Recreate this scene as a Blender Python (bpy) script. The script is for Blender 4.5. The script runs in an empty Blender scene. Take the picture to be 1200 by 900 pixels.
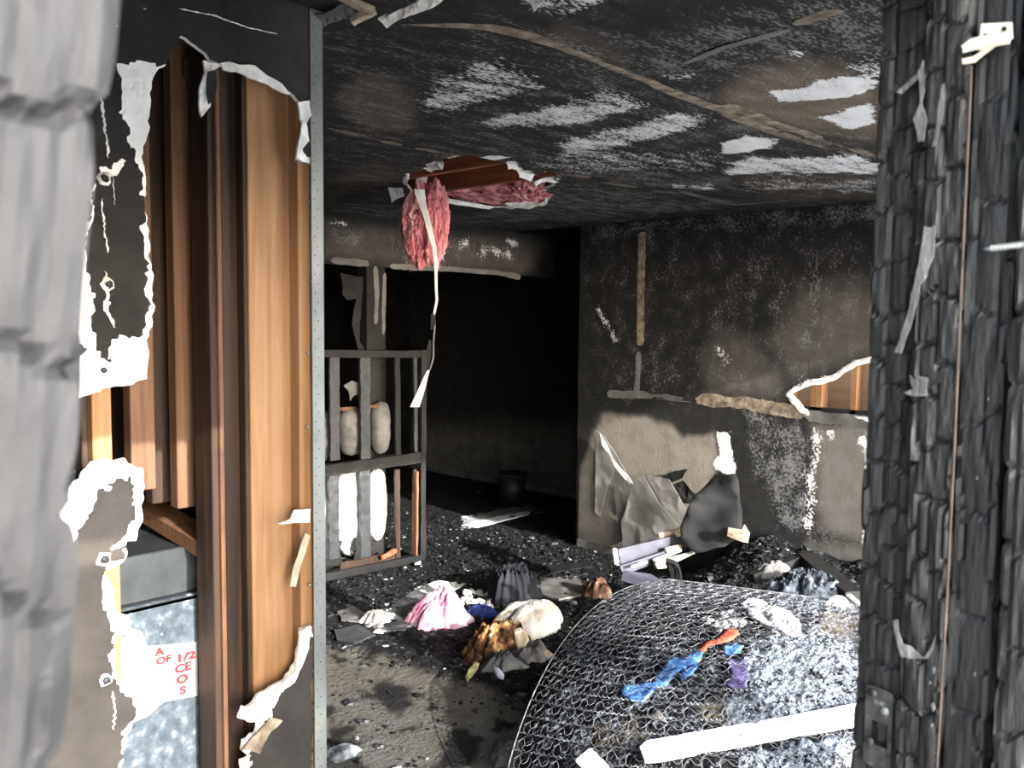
import bpy, bmesh, math, random
import numpy as np
from mathutils import Vector, Matrix, Euler
from mathutils.geometry import delaunay_2d_cdt
random.seed(7); np.random.seed(7)
S = bpy.context.scene
COL = S.collection
PI = math.pi
# ------------------------------------------------------------------ camera
F = 1030.0                       # focal length in pixels of a 1200 x 900 frame
CAMZ = 1.74
cd = bpy.data.cameras.new('camera'); cam = bpy.data.objects.new('camera', cd); COL.objects.link(cam)
cd.sensor_width = 36.0; cd.lens = 36.0 * F / 1200.0; cd.clip_start = 0.02
CM = (Matrix.Translation((0, 0, CAMZ)) @ Matrix.Rotation(math.radians(43.9 - 90), 4, 'Z')
      @ Matrix.Rotation(math.radians(90 - 4.16), 4, 'X') @ Matrix.Rotation(math.radians(0.55), 4, 'Z'))
cam.matrix_world = CM
cd.dof.use_dof = True; cd.dof.focus_distance = 3.0; cd.dof.aperture_fstop = 11.0
S.camera = cam
# ------------------------------------------------------------------ sky, sun, exposure
world = bpy.data.worlds.new('sky'); S.world = world; world.use_nodes = True
wn = world.node_tree; wn.nodes.clear()
wo = wn.nodes.new('ShaderNodeOutputWorld'); wb = wn.nodes.new('ShaderNodeBackground')
sk = wn.nodes.new('ShaderNodeTexSky'); sk.sky_type = 'NISHITA'; sk.sun_disc = False
SUN_EL = math.radians(18.5); SUN_AX, SUN_AY = 0.10, 1.0        # travelling towards +Y, a little +X
sk.sun_elevation = SUN_EL; sk.sun_rotation = math.atan2(-SUN_AX, -SUN_AY)
hs = wn.nodes.new('ShaderNodeHueSaturation'); hs.inputs['Saturation'].default_value = .5
wn.links.new(sk.outputs[0], hs.inputs['Color']); wn.links.new(hs.outputs[0], wb.inputs[0]); wb.inputs[1].default_value = 0.42
wn.links.new(wb.outputs[0], wo.inputs[0])
sl = bpy.data.lights.new('sun', 'SUN'); sun = bpy.data.objects.new('sun', sl); COL.objects.link(sun)
sl.energy = 3.2; sl.angle = math.radians(0.6); sl.color = (1.0, 0.97, 0.93)
n = math.hypot(SUN_AX, SUN_AY)
sun.rotation_euler = Vector((SUN_AX / n * math.cos(SUN_EL), SUN_AY / n * math.cos(SUN_EL), -math.sin(SUN_EL))).to_track_quat('-Z', 'Y').to_euler()
S.view_settings.view_transform = 'Standard'; S.view_settings.look = 'None'
S.view_settings.gamma = 1.0; S.view_settings.use_curve_mapping = False
S.view_settings.exposure = 2.3
# ------------------------------------------------------------------ pixel <-> place
O = Vector((0, 0, CAMZ)); R3 = CM.to_3x3()
def ray(px, py): return R3 @ Vector(((px - 600) / F, -(py - 450) / F, -1.0))
def onx(px, py, X): d = ray(px, py); return O + d * (X / d.x)
def ony(px, py, Y): d = ray(px, py); return O + d * (Y / d.y)
def onz(px, py, Z): d = ray(px, py); return O + d * ((Z - CAMZ) / d.z)
def atd(px, py, D): return O + ray(px, py) * D
MI = np.array(CM.inverted())
def proj(P):
    P = np.asarray(P, float); c = P @ MI[:3, :3].T + MI[:3, 3]
    z = np.maximum(-c[:, 2], 1e-3)
    return np.stack([600 + F * c[:, 0] / z, 450 - F * c[:, 1] / z], 1), -c[:, 2]
# ------------------------------------------------------------------ noise
def _h(i, j, k, s):
    n_ = (i * 374761393 + j * 668265263 + k * 2147483647 + s * 974634777) & 0xffffffff
    n_ = ((n_ ^ (n_ >> 13)) * 1274126177) & 0xffffffff
    return ((n_ ^ (n_ >> 16)) & 0xffff) / 65535.0
def vn(x, y, z=0, s=0):
    x = np.asarray(x, float); y = np.asarray(y, float) + 0 * x; z = np.asarray(z, float) + 0 * x
    i, j, k = np.floor(x).astype(np.int64), np.floor(y).astype(np.int64), np.floor(z).astype(np.int64)
    u, v, w = x - i, y - j, z - k
    u, v, w = u*u*(3-2*u), v*v*(3-2*v), w*w*(3-2*w)
    r = 0
    for a in (0, 1):
        for b in (0, 1):
            for c in (0, 1):
                r = r + _h(i+a, j+b, k+c, s) * (u if a else 1-u) * (v if b else 1-v) * (w if c else 1-w)
    return r
def fbm(x, y, z=0, s=0, o=4):
    r, a, t = 0, 1.0, 0
    for q in range(o):
        r = r + a * vn(np.asarray(x) * 2**q, np.asarray(y) * 2**q, np.asarray(z) * 2**q, s + q); t += a; a *= .5
    return r / t
def sstep(a, b, x): t = np.clip((x - a) / (b - a), 0, 1); return t*t*(3-2*t)
def sd_poly(P, poly):
    """signed distance (positive inside) of points P to a polygon"""
    P = np.asarray(P, float); poly = np.asarray(poly, float)
    d = np.full(len(P), 1e9); ins = np.zeros(len(P), bool)
    for q in range(len(poly)):
        a, b = poly[q], poly[(q+1) % len(poly)]
        ab = b - a; t = np.clip(((P - a) @ ab) / max(ab @ ab, 1e-12), 0, 1)
        d = np.minimum(d, np.hypot(*(P - a - t[:, None] * ab).T))
        c = (a[1] > P[:, 1]) != (b[1] > P[:, 1])
        xx = a[0] + (P[:, 1] - a[1]) * ab[0] / (ab[1] if abs(ab[1]) > 1e-12 else 1e-12)
        ins ^= c & (P[:, 0] < xx)
    return np.where(ins, d, -d)
# ------------------------------------------------------------------ objects
def tag(o, label=None, cat=None, group=None, kind=None):
    if label: o['label'] = label
    if cat: o['category'] = cat
    if group: o['group'] = group
    if kind: o['kind'] = kind
    return o
def empty(name, loc=(0, 0, 0), rot=(0, 0, 0)):
    o = bpy.data.objects.new(name, None); COL.objects.link(o); o.location = loc; o.rotation_euler = rot
    o.empty_display_size = .05
    return o
def wmat(o): return (wmat(o.parent) @ o.matrix_parent_inverse if o.parent else Matrix.Identity(4)) @ o.matrix_basis
def link(name, me, mat=None, parent=None, smooth=False):
    o = bpy.data.objects.new(name, me); COL.objects.link(o)
    if mat:
        for m in (mat if isinstance(mat, (list, tuple)) else [mat]): me.materials.append(m)
    if parent:
        o.parent = parent; o.matrix_parent_inverse = wmat(parent).inverted()     # geometry is given in world space
    if smooth: me.shade_smooth()
    return o
def mesh(name, V, Fc, mat=None, parent=None, smooth=False, mi=None, col=None):
    me = bpy.data.meshes.new(name); V = np.asarray(V, float)
    me.from_pydata([tuple(v) for v in V.tolist()], [], [tuple(f) for f in (Fc.tolist() if hasattr(Fc, 'tolist') else Fc)])
    if mi is not None: me.polygons.foreach_set('material_index', np.asarray(mi, dtype=np.int32))
    if col is not None:
        at = me.color_attributes.new('paint', 'FLOAT_COLOR', 'POINT')
        c = np.ones((len(V), 4), np.float32); c[:, :3] = np.clip(col, 0, 1); at.data.foreach_set('color', c.ravel())
    me.update()
    return link(name, me, mat, parent, smooth)
def recenter(o):
    """put a mesh object's origin at the middle of its underside"""
    me = o.data; n_ = len(me.vertices); a = np.empty(n_*3, np.float32); me.vertices.foreach_get('co', a); a = a.reshape(-1, 3)
    c = np.array([(a[:, 0].min()+a[:, 0].max())/2, (a[:, 1].min()+a[:, 1].max())/2, a[:, 2].min()])
    me.vertices.foreach_set('co', (a - c).ravel().astype(np.float32)); me.update(); o.location = Vector(c) + Vector(o.location)
    return o
def boxgeo(x0, x1, y0, y1, z0, z1):
    V = [(x0,y0,z0),(x1,y0,z0),(x1,y1,z0),(x0,y1,z0),(x0,y0,z1),(x1,y0,z1),(x1,y1,z1),(x0,y1,z1)]
    return V, [(0,3,2,1),(4,5,6,7),(0,1,5,4),(1,2,6,5),(2,3,7,6),(3,0,4,7)]
def box(name, x0, x1, y0, y1, z0, z1, mat, parent=None, bev=0.002):
    V, Fc = boxgeo(*sorted((x0, x1)), *sorted((y0, y1)), *sorted((z0, z1)))
    if bev:
        bm = bmesh.new(); vs = [bm.verts.new(v) for v in V]
        for f in Fc: bm.faces.new([vs[i] for i in f])
        bmesh.ops.bevel(bm, geom=bm.edges[:], offset=bev, segments=1, affect='EDGES')
        me = bpy.data.meshes.new(name); bm.to_mesh(me); bm.free(); return link(name, me, mat, parent)
    return mesh(name, V, Fc, mat, parent)
def bar(name, a, b, w, t, mat, parent=None, up=(0, 0, 1), bev=.002, jag=0, seed=0, seg=1):
    """a rectangular bar from a to b, w wide across, t thick along 'up'; jag makes it ragged"""
    a, b = Vector(a), Vector(b); d = (b-a).normalized(); s = d.cross(Vector(up)).normalized(); u = s.cross(d).normalized()
    rnd = random.Random(seed); V = []; Fc = []
    nseg = seg
    for i in range(nseg+1):
        p = a.lerp(b, i/nseg)
        for sx, sy in ((-1,-1),(1,-1),(1,1),(-1,1)):
            k = 1 + (rnd.uniform(-jag, jag) if jag else 0); k2 = 1 + (rnd.uniform(-jag, jag) if jag else 0)
            e = d * (rnd.uniform(-jag, jag) * w * (.8 if i in (0, nseg) else .2)) if jag else Vector()
            V.append(p + s*(sx*w/2*k) + u*(sy*t/2*k2) + e)
    for i in range(nseg):
        for j in range(4): Fc.append((i*4+j, i*4+(j+1)%4, (i+1)*4+(j+1)%4, (i+1)*4+j))
    Fc.append((3,2,1,0)); Fc.append(tuple(nseg*4+j for j in range(4)))
    o = mesh(name, V, Fc, mat, parent)
    bm = bmesh.new(); bm.from_mesh(o.data); bmesh.ops.recalc_face_normals(bm, faces=bm.faces)
    if bev: bmesh.ops.bevel(bm, geom=[e for e in bm.edges if len(e.link_faces) == 2 and e.calc_face_angle(0) > .8], offset=bev, segments=1, affect='EDGES')
    bm.to_mesh(o.data); bm.free()
    return o
def tubegeo(pts, r, n=6, close=False):
    pts = [Vector(p) for p in pts]; V = []; Fc = []; m = len(pts)
    rr = r if isinstance(r, (list, tuple)) else [r]*m
    prev = None
    for i, p in enumerate(pts):
        d = (pts[(i+1) % m] - pts[i-1]) if (close or 0 < i < m-1) else (pts[1]-pts[0] if i == 0 else pts[-1]-pts[-2])
        d.normalize()
        if prev is None: s = d.orthogonal().normalized()
        else: s = (prev - d*prev.dot(d)); s = s.normalized() if s.length > 1e-6 else d.orthogonal().normalized()
        prev = s; u = d.cross(s)
        for k in range(n):
            t = 2*PI*k/n; V.append(tuple(p + (s*math.cos(t) + u*math.sin(t))*rr[i]))
    for i in range(m if close else m-1):
        i2 = (i+1) % m
        for k in range(n): Fc.append((i*n+k, i*n+(k+1)%n, i2*n+(k+1)%n, i2*n+k))
    if not close: Fc.append(tuple(range(n))[::-1]); Fc.append(tuple((m-1)*n+k for k in range(n)))
    return V, Fc
def tube(name, pts, r, mat, parent=None, n=8, close=False):
    V, Fc = tubegeo(pts, r, n, close); return mesh(name, V, Fc, mat, parent, True)
# ------------------------------------------------------------------ materials
def newmat(name, rough=.85, metal=0.0, spec=.3):
    m = bpy.data.materials.new(name); m.use_nodes = True; nt = m.node_tree; b = nt.nodes['Principled BSDF']
    b.inputs['Roughness'].default_value = rough; b.inputs['Metallic'].default_value = metal
    b.inputs['Specular IOR Level'].default_value = spec
    return m, nt, b
def noise(nt, scale, detail=6, rough=.6, stretch=(1, 1, 1), coord='Object', dist=0):
    tc = nt.nodes.new('ShaderNodeTexCoord'); mp = nt.nodes.new('ShaderNodeMapping'); mp.inputs['Scale'].default_value = stretch
    nz = nt.nodes.new('ShaderNodeTexNoise'); nz.inputs['Scale'].default_value = scale; nz.inputs['Detail'].default_value = detail
    nz.inputs['Roughness'].default_value = rough; nz.inputs['Distortion'].default_value = dist
    nt.links.new(tc.outputs[coord], mp.inputs[0]); nt.links.new(mp.outputs[0], nz.inputs[0]); return nz
def ramp(nt, src, stops):
    r = nt.nodes.new('ShaderNodeValToRGB'); e = r.color_ramp.elements
    while len(e) > 1: e.remove(e[0])
    e[0].position = stops[0][0]; e[0].color = (*stops[0][1], 1)
    for p, c in stops[1:]: q = e.new(p); q.color = (*c, 1)
    nt.links.new(src, r.inputs[0]); return r
def bump(nt, b, src, strength=.5, dist=.01):
    bp = nt.nodes.new('ShaderNodeBump'); bp.inputs['Strength'].default_value = strength; bp.inputs['Distance'].default_value = dist
    nt.links.new(src, bp.inputs['Height']); nt.links.new(bp.outputs[0], b.inputs['Normal']); return bp
def g(v): return (v, v, v)
def simple(name, stops, scale=8, stretch=(1,1,1), rough=.85, metal=0., bs=.4, bd=.004, bscale=60, spec=.3, detail=6):
    m, nt, b = newmat(name, rough, metal, spec)
    nz = noise(nt, scale, detail, .6, stretch); r = ramp(nt, nz.outputs[0], stops); nt.links.new(r.outputs[0], b.inputs['Base Color'])
    n2 = noise(nt, bscale, 5, .65, stretch); bump(nt, b, n2.outputs[0], bs, bd)
    return m
def math_(nt, op, a, b_=None, c=None):
    m = nt.nodes.new('ShaderNodeMath'); m.operation = op
    for i, v in enumerate((a, b_, c)):
        if v is None: continue
        if isinstance(v, (int, float)): m.inputs[i].default_value = v
        else: nt.links.new(v, m.inputs[i])
    return m.outputs[0]
def mixc(nt, fac, a, b_):
    m = nt.nodes.new('ShaderNodeMix'); m.data_type = 'RGBA'
    nt.links.new(fac, m.inputs[0])
    for i, v in ((6, a), (7, b_)):
        if isinstance(v, tuple): m.inputs[i].default_value = (*v, 1)
        else: nt.links.new(v, m.inputs[i])
    return m.outputs[2]
def painted(name, base, white, tan, grey, fine=110, coarse=14, bs=.6, bd=.006, stretch=(1,1,1), speck=.35, sharp=.14, rough=.9, spec=.25):
    """soot over a board; the 'paint' attribute says where white core (R), tan stain (G), grey ash (B) and some painted-in light show"""
    m, nt, b = newmat(name, rough, 0, spec)
    at = nt.nodes.new('ShaderNodeAttribute'); at.attribute_name = 'paint'
    sp = nt.nodes.new('ShaderNodeSeparateColor'); nt.links.new(at.outputs['Color'], sp.inputs[0])
    nf = noise(nt, fine, 5, .7, stretch); nc = noise(nt, coarse, 6, .6, stretch)
    nb = noise(nt, 2.2, 5, .6)
    c0 = ramp(nt, nc.outputs[0], [(.3, tuple(v*.62 for v in base)), (.62, tuple(v*1.3 for v in base)), (.8, tuple(v*2.0 for v in base))]).outputs[0]
    nmix = math_(nt, 'ADD', math_(nt, 'MULTIPLY', nf.outputs[0], .65), math_(nt, 'MULTIPLY', nc.outputs[0], .35))
    def m_(chan, sharpness):
        v = math_(nt, 'ADD', chan, math_(nt, 'MULTIPLY', math_(nt, 'SUBTRACT', nmix, .5), 2.2 * speck / .35))
        mr = nt.nodes.new('ShaderNodeMapRange'); mr.interpolation_type = 'SMOOTHSTEP'
        mr.inputs['From Min'].default_value = .5 - sharpness; mr.inputs['From Max'].default_value = .5 + sharpness
        nt.links.new(v, mr.inputs[0])
        return math_(nt, 'MULTIPLY', mr.outputs[0], math_(nt, 'GREATER_THAN', chan, .03))
    tt = math_(nt, 'MULTIPLY', sp.outputs[1], math_(nt, 'ADD', .45, nc.outputs[0]))
    c1 = mixc(nt, tt, c0, tan)
    c2 = mixc(nt, math_(nt, 'MULTIPLY', m_(sp.outputs[2], sharp*1.4), .85), c1, grey)
    wv = ramp(nt, nc.outputs[0], [(.3, tuple(v*.75 for v in white)), (.65, white)]).outputs[0]
    mw = m_(sp.outputs[0], sharp)
    c3 = mixc(nt, mw, c2, wv)
    nt.links.new(c3, b.inputs['Base Color'])
    h = math_(nt, 'ADD', nf.outputs[0], math_(nt, 'MULTIPLY', mw, .25)); bump(nt, b, h, bs, bd)
    return m
M = {}
M['ceil'] = painted('sooty_ceiling', (.024,.023,.022), (.94,.93,.91), (.19,.145,.10), (.23,.225,.21), fine=75, coarse=11, stretch=(.55,1.5,1), bs=1., bd=.012, sharp=.13, speck=.6)
M['wall'] = painted('sooty_wall', (.0155,.015,.0145), (.84,.83,.82), (.24,.215,.185), (.17,.17,.175), fine=60, coarse=9, bs=.8, bd=.009, speck=.5)
M['left'] = painted('sooty_plasterboard', (.020,.0185,.0175), (.88,.87,.83), (.085,.072,.062), (.07,.066,.063), fine=70, coarse=10, bs=.35, bd=.004, speck=.12, sharp=.05)
M['floor'] = painted('burnt_floor', (.006,.0064,.0072), (.62,.63,.65), (.118,.108,.092), (.11,.114,.122), fine=34, coarse=7, bs=1.0, bd=.03, speck=.42, sharp=.18, rough=.85, spec=.2)
M['gypsum'] = simple('gypsum_core', [(.35,(.62,.60,.55)),(.6,(.86,.85,.81))], 25, bs=.8, bd=.006, bscale=90)
M['soot'] = simple('soot', [(.3,(.007,.007,.007)),(.65,(.018,.017,.0165)),(.8,(.035,.034,.032))], 6, bs=.5, bd=.006)
M['black'] = simple('soot_and_shade_black', [(.3,(.004,.004,.004)),(.7,(.012,.012,.012))], 6, bs=.4, bd=.006, rough=1.0, spec=.05)  # near-black soot that also paints in the dim far room and dark holes
M['charred'] = simple('charred_wood', [(.3,(.0045,.0045,.0044)),(.6,(.010,.0098,.0095)),(.82,(.027,.0265,.026))], 22, (1,1,.22), bs=.7, bd=.004, bscale=70, rough=.6, spec=.3)
M['ashwood'] = simple('ash_grey_charred_wood', [(.25,(.004,.004,.0044)),(.5,(.0095,.0095,.0102)),(.78,(.019,.019,.0205))], 14, (1,1,.3), bs=.6, bd=.004, bscale=60, rough=.7)
M['bluechar'] = simple('blue_grey_char', [(.3,(.008,.009,.0105)),(.6,(.024,.0265,.031)),(.8,(.065,.072,.085))], 26, (1,1,.8), bs=.7, bd=.004, bscale=80, rough=.5, spec=.6)
def wood(name, dark, mid, light, stretch=(9, 9, .5), sc=3.2, bs=.15):
    m, nt, b = newmat(name, .62, 0, .3)
    nz = noise(nt, sc, 6, .6, stretch, dist=1.2); n2 = noise(nt, 1.7, 3, .5, (1,1,.6))
    r = ramp(nt, nz.outputs[0], [(.28, dark), (.5, mid), (.72, light)])
    r2 = ramp(nt, n2.outputs[0], [(.3, (.72,.66,.6)), (.6, (1,1,1))])
    mx = nt.nodes.new('ShaderNodeMix'); mx.data_type = 'RGBA'; mx.blend_type = 'MULTIPLY'; mx.inputs[0].default_value = 1
    nt.links.new(r.outputs[0], mx.inputs[6]); nt.links.new(r2.outputs[0], mx.inputs[7]); nt.links.new(mx.outputs[2], b.inputs['Base Color'])
    bump(nt, b, nz.outputs[0], bs, .003); return m
M['pine'] = wood('bare_pine', (.22,.112,.050), (.285,.155,.075), (.35,.21,.108))
M['pine_brown'] = wood('smoke_browned_pine', (.075,.036,.019), (.125,.064,.034), (.18,.096,.052))
M['pine_dark'] = wood('darkened_pine', (.014,.008,.0055), (.03,.0165,.010), (.055,.031,.019))
M['joist'] = wood('reddish_joist_wood', (.17,.055,.028), (.24,.085,.042), (.32,.13,.07), stretch=(9,.5,9))
M['pine_edge'] = wood('pale_cut_pine', (.5,.3,.16), (.62,.4,.23), (.7,.5,.32), stretch=(9,.5,9))
M['tape'] = simple('scorched_joint_tape', [(.3,(.06,.045,.03)),(.5,(.19,.15,.11)),(.7,(.36,.30,.23))], 22, bs=.7, bd=.005, bscale=60)
M['beige'] = simple('smoke_tinted_wallpaper', [(.3,(.13,.125,.115)),(.65,(.24,.23,.215))], 3, bs=.15, bd=.002, bscale=30)
M['cream2'] = simple('cream_scrap', [(.3,(.30,.24,.16)),(.6,(.46,.40,.30))], 10, bs=.3)
M['paper'] = simple('torn_white_paper', [(.3,(.55,.53,.48)),(.6,(.82,.80,.75))], 14, bs=.5, bd=.004, bscale=60)
M['greypaper'] = simple('smoke_greyed_paper', [(.3,(.06,.058,.055)),(.65,(.17,.163,.155))], 5, bs=.3, bd=.004, bscale=30)
M['pink'] = simple('pink_insulation', [(.3,(.34,.08,.10)),(.48,(.62,.22,.24)),(.66,(.84,.46,.45))], 13, (1,1,.35), bs=1., bd=.02, bscale=45, rough=1, spec=.05)
M['pinkcloth'] = simple('pink_fabric', [(.3,(.35,.06,.13)),(.45,(.55,.25,.34)),(.6,(.62,.50,.54))], 9, bs=.8, bd=.008, bscale=50, rough=.95, spec=.1)
M['greycloth'] = simple('dark_grey_fabric', [(.3,(.010,.0105,.014)),(.65,(.028,.029,.036))], 8, bs=.5, bd=.004, bscale=90, rough=.95, spec=.1)
M['whitecloth'] = simple('white_scorched_fabric', [(.3,(.05,.04,.03)),(.42,(.36,.33,.28)),(.6,(.55,.545,.53))], 5, bs=.5, bd=.006, bscale=50, rough=.95, spec=.1)
M['orangecloth'] = simple('scorched_orange_foam', [(.40,(.010,.006,.004)),(.50,(.10,.04,.012)),(.6,(.30,.16,.06)),(.7,(.5,.40,.26))], 20, bs=.8, bd=.008, bscale=50)
M['bluecloth'] = simple('blue_fabric', [(.34,(.008,.02,.09)),(.48,(.03,.11,.33)),(.6,(.10,.25,.45)),(.7,(.35,.5,.58))], 30, bs=.7, bd=.006, bscale=70, rough=.8)
M['navy'] = simple('dark_blue_fabric', [(.3,(.01,.014,.05)),(.6,(.03,.05,.24))], 14, bs=.7, bd=.006, bscale=70)
M['redcloth'] = simple('orange_red_fabric', [(.3,(.12,.015,.01)),(.6,(.42,.09,.05))], 20, bs=.7, bd=.006, bscale=70)
M['purple'] = simple('violet_fabric', [(.36,(.012,.009,.03)),(.55,(.07,.055,.15)),(.7,(.2,.18,.3))], 26, bs=.7, bd=.006, bscale=70)
M['metal'] = simple('galvanised_steel', [(.35,(.2,.22,.24)),(.6,(.35,.38,.39)),(.75,(.66,.69,.69))], 10, (1,1,.4), rough=.5, metal=.55, bs=.15, bd=.002, bscale=60)
M['bead'] = simple('corner_bead_steel', [(.35,(.13,.14,.14)),(.6,(.22,.235,.23)),(.75,(.30,.31,.26))], 6, (1,1,.5), rough=.5, metal=.35, bs=.15, bd=.002, bscale=60)
M['furnace'] = simple('furnace_blue_grey_enamel', [(.3,(.03,.04,.05)),(.5,(.060,.077,.093)),(.62,(.10,.12,.14)),(.68,(.40,.42,.44))], 40, rough=.45, metal=.2, bs=.25, bd=.002, bscale=50)
M['furnace_dark'] = simple('smoked_grey_enamel', [(.3,(.02,.023,.025)),(.6,(.042,.048,.052)),(.8,(.11,.12,.125))], 9, rough=.5, metal=.2, bs=.25, bd=.002, bscale=70)
M['label'] = simple('cream_label', [(.3,(.26,.25,.22)),(.6,(.34,.33,.31))], 18, bs=.05)
M['redink'] = simple('red_ink', [(.3,(.30,.012,.015)),(.7,(.34,.02,.025))], 18, bs=.05)
M['wire'] = simple('ash_coated_spring_wire', [(.3,(.07,.073,.08)),(.55,(.26,.27,.295)),(.72,(.50,.52,.56))], 30, rough=.42, metal=.35, bs=.1, bscale=60, spec=.5)
M['cream'] = simple('cream_steel', [(.3,(.30,.265,.21)),(.6,(.45,.41,.34))], 12, rough=.5, metal=.1, bs=.1)
M['whiteboard'] = simple('white_painted_board', [(.28,(.16,.15,.14)),(.4,(.72,.72,.72)),(.6,(.86,.86,.85))], 9, bs=.3, bd=.004, bscale=60)
M['bluewhite'] = simple('bluish_white_laminate', [(.3,(.022,.023,.032)),(.6,(.058,.06,.082)),(.75,(.12,.125,.15))], 5, rough=.5, bs=.1)
M['particle'] = simple('broken_particle_board', [(.3,(.25,.18,.12)),(.6,(.45,.37,.27))], 30, bs=.8, bd=.004, bscale=80)
M['pad'] = simple('white_padding', [(.25,(.35,.34,.33)),(.5,(.78,.78,.77))], 7, bs=.4, bd=.008, bscale=30)
M['pad_grey'] = simple('grey_padding', [(.3,(.06,.058,.056)),(.6,(.15,.146,.14))], 7, bs=.4, bd=.008, bscale=30)  # darker grey for the upper lobes
M['concrete'] = simple('pale_concrete', [(.3,(.55,.54,.53)),(.7,(.68,.67,.66))], 5, bs=.3)
def rubblemat():
    m, nt, b = newmat('rubble', .7, 0, .3)
    at = nt.nodes.new('ShaderNodeAttribute'); at.attribute_name = 'paint'; nt.links.new(at.outputs['Color'], b.inputs['Base Color'])
    nz = noise(nt, 90, 4); bump(nt, b, nz.outputs[0], .6, .004); return m
M['rubble'] = rubblemat()
# ------------------------------------------------------------------ torn sheets
def jagged(poly, step, amp, seed=0):
    rnd = random.Random(seed); out = []; n_ = len(poly)
    for i in range(n_):
        a = np.array(poly[i], float); b = np.array(poly[(i+1) % n_], float); L = np.linalg.norm(b-a); k = max(1, int(L/step))
        nrm = np.array([-(b-a)[1], (b-a)[0]]) / max(L, 1e-9)
        for j in range(k):
            t = j/k; out.append(a + (b-a)*t + nrm * (rnd.uniform(-amp, amp) if j else 0))
    return out
def sheet(name, frame, outer, holes, thick, step, mats, parent=None, jag=.006, paint=None, relief=None, straight=True, seed=0, disp=None):
    """a flat board with ragged outline/holes. frame=(origin, u, v, n): u,v span the face, n points to the seen side."""
    o_, u_, v_, n_ = (np.array(q, float) for q in frame)
    loops = [[np.array(p, float) for p in outer] if straight else jagged(outer, step*1.3, jag, seed)]
    for q, h in enumerate(holes): loops.append(jagged(h, step*.9, jag, seed+q+1))
    if straight:
        loops[0] = jagged(outer, step*2, 0, 0)
    pts = []; edges = []
    for lp in loops:
        s0 = len(pts); pts += [Vector((p[0], p[1])) for p in lp]; m_ = len(lp)
        edges += [(s0+i, s0+(i+1) % m_) for i in range(m_)]
    A = np.array(loops[0]); x0, y0 = A.min(0); x1, y1 = A.max(0)
    gx, gy = np.meshgrid(np.arange(x0+step/2, x1, step), np.arange(y0+step/2, y1, step))
    G = np.stack([gx.ravel(), gy.ravel()], 1) + np.random.uniform(-.2, .2, (gx.size, 2))*step
    ok = sd_poly(G, loops[0]) > step*.45
    for lp in loops[1:]: ok &= sd_poly(G, lp) < -step*.45
    pts += [Vector(p) for p in G[ok].tolist()]
    r = delaunay_2d_cdt(pts, edges, [], 0, 1e-6)
    P = np.array([tuple(v) for v in r[0]]); T = np.array(r[2])
    C = P[T].mean(1); keep = sd_poly(C, loops[0]) > 0
    for lp in loops[1:]: keep &= sd_poly(C, lp) < 0
    T = T[keep]
    e1 = P[T[:, 1]]-P[T[:, 0]]; e2 = P[T[:, 2]]-P[T[:, 0]]; flip = (e1[:, 0]*e2[:, 1]-e1[:, 1]*e2[:, 0]) < 0
    T[flip] = T[flip][:, ::-1]
    if np.dot(np.cross(u_, v_), n_) < 0: T = T[:, ::-1]
    W = o_ + P[:, :1]*u_ + P[:, 1:2]*v_
    col = paint(W) if paint else np.zeros((len(W), 3))
    Wf = W.copy()
    if relief is not None: Wf = Wf + n_ * relief(W, col)[:, None]
    N = len(W); Wb = W - n_*thick
    cnt = {}
    for t in T.tolist():
        for a, b in ((t[0], t[1]), (t[1], t[2]), (t[2], t[0])): cnt[(a, b)] = 1
    side = [(b, a, a+N, b+N) for (a, b) in cnt if (b, a) not in cnt]
    Fc = T.tolist() + (T[:, ::-1]+N).tolist() + side
    if straight: smi = [0 if (min(abs(P[a][0]-x0), abs(P[a][0]-x1), abs(P[a][1]-y0), abs(P[a][1]-y1)) < 1e-4) else 1 for (b, a, _c, _d) in side]
    else: smi = [1]*len(side)
    mi = [0]*len(T) + [1]*len(T) + smi
    VV = np.vstack([Wf, Wb])
    if disp is not None: VV = VV + disp(VV)
    return mesh(name, VV, Fc, mats, parent, False, mi, np.vstack([col, col]))
def pxmask(px, poly, soft=5, amt=1.0): return amt * sstep(-soft, soft, sd_poly(px, poly))
def paintpx(Rl=(), Gl=(), Bl=(), wob=0, wsc=7, seed=3):
    def f(W):
        px, d = proj(W)
        if wob:
            px = px + np.stack([(fbm(W[:,0]*wsc, W[:,1]*wsc, W[:,2]*wsc, seed)-.5), (fbm(W[:,0]*wsc+9, W[:,1]*wsc, W[:,2]*wsc, seed+5)-.5)], 1)*wob
        out = np.zeros((len(W), 3))
        for c, L in enumerate((Rl, Gl, Bl)):
            for poly, soft, amt in L: out[:, c] = np.maximum(out[:, c], pxmask(px, poly, soft, amt))
        return out
    return f
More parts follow.
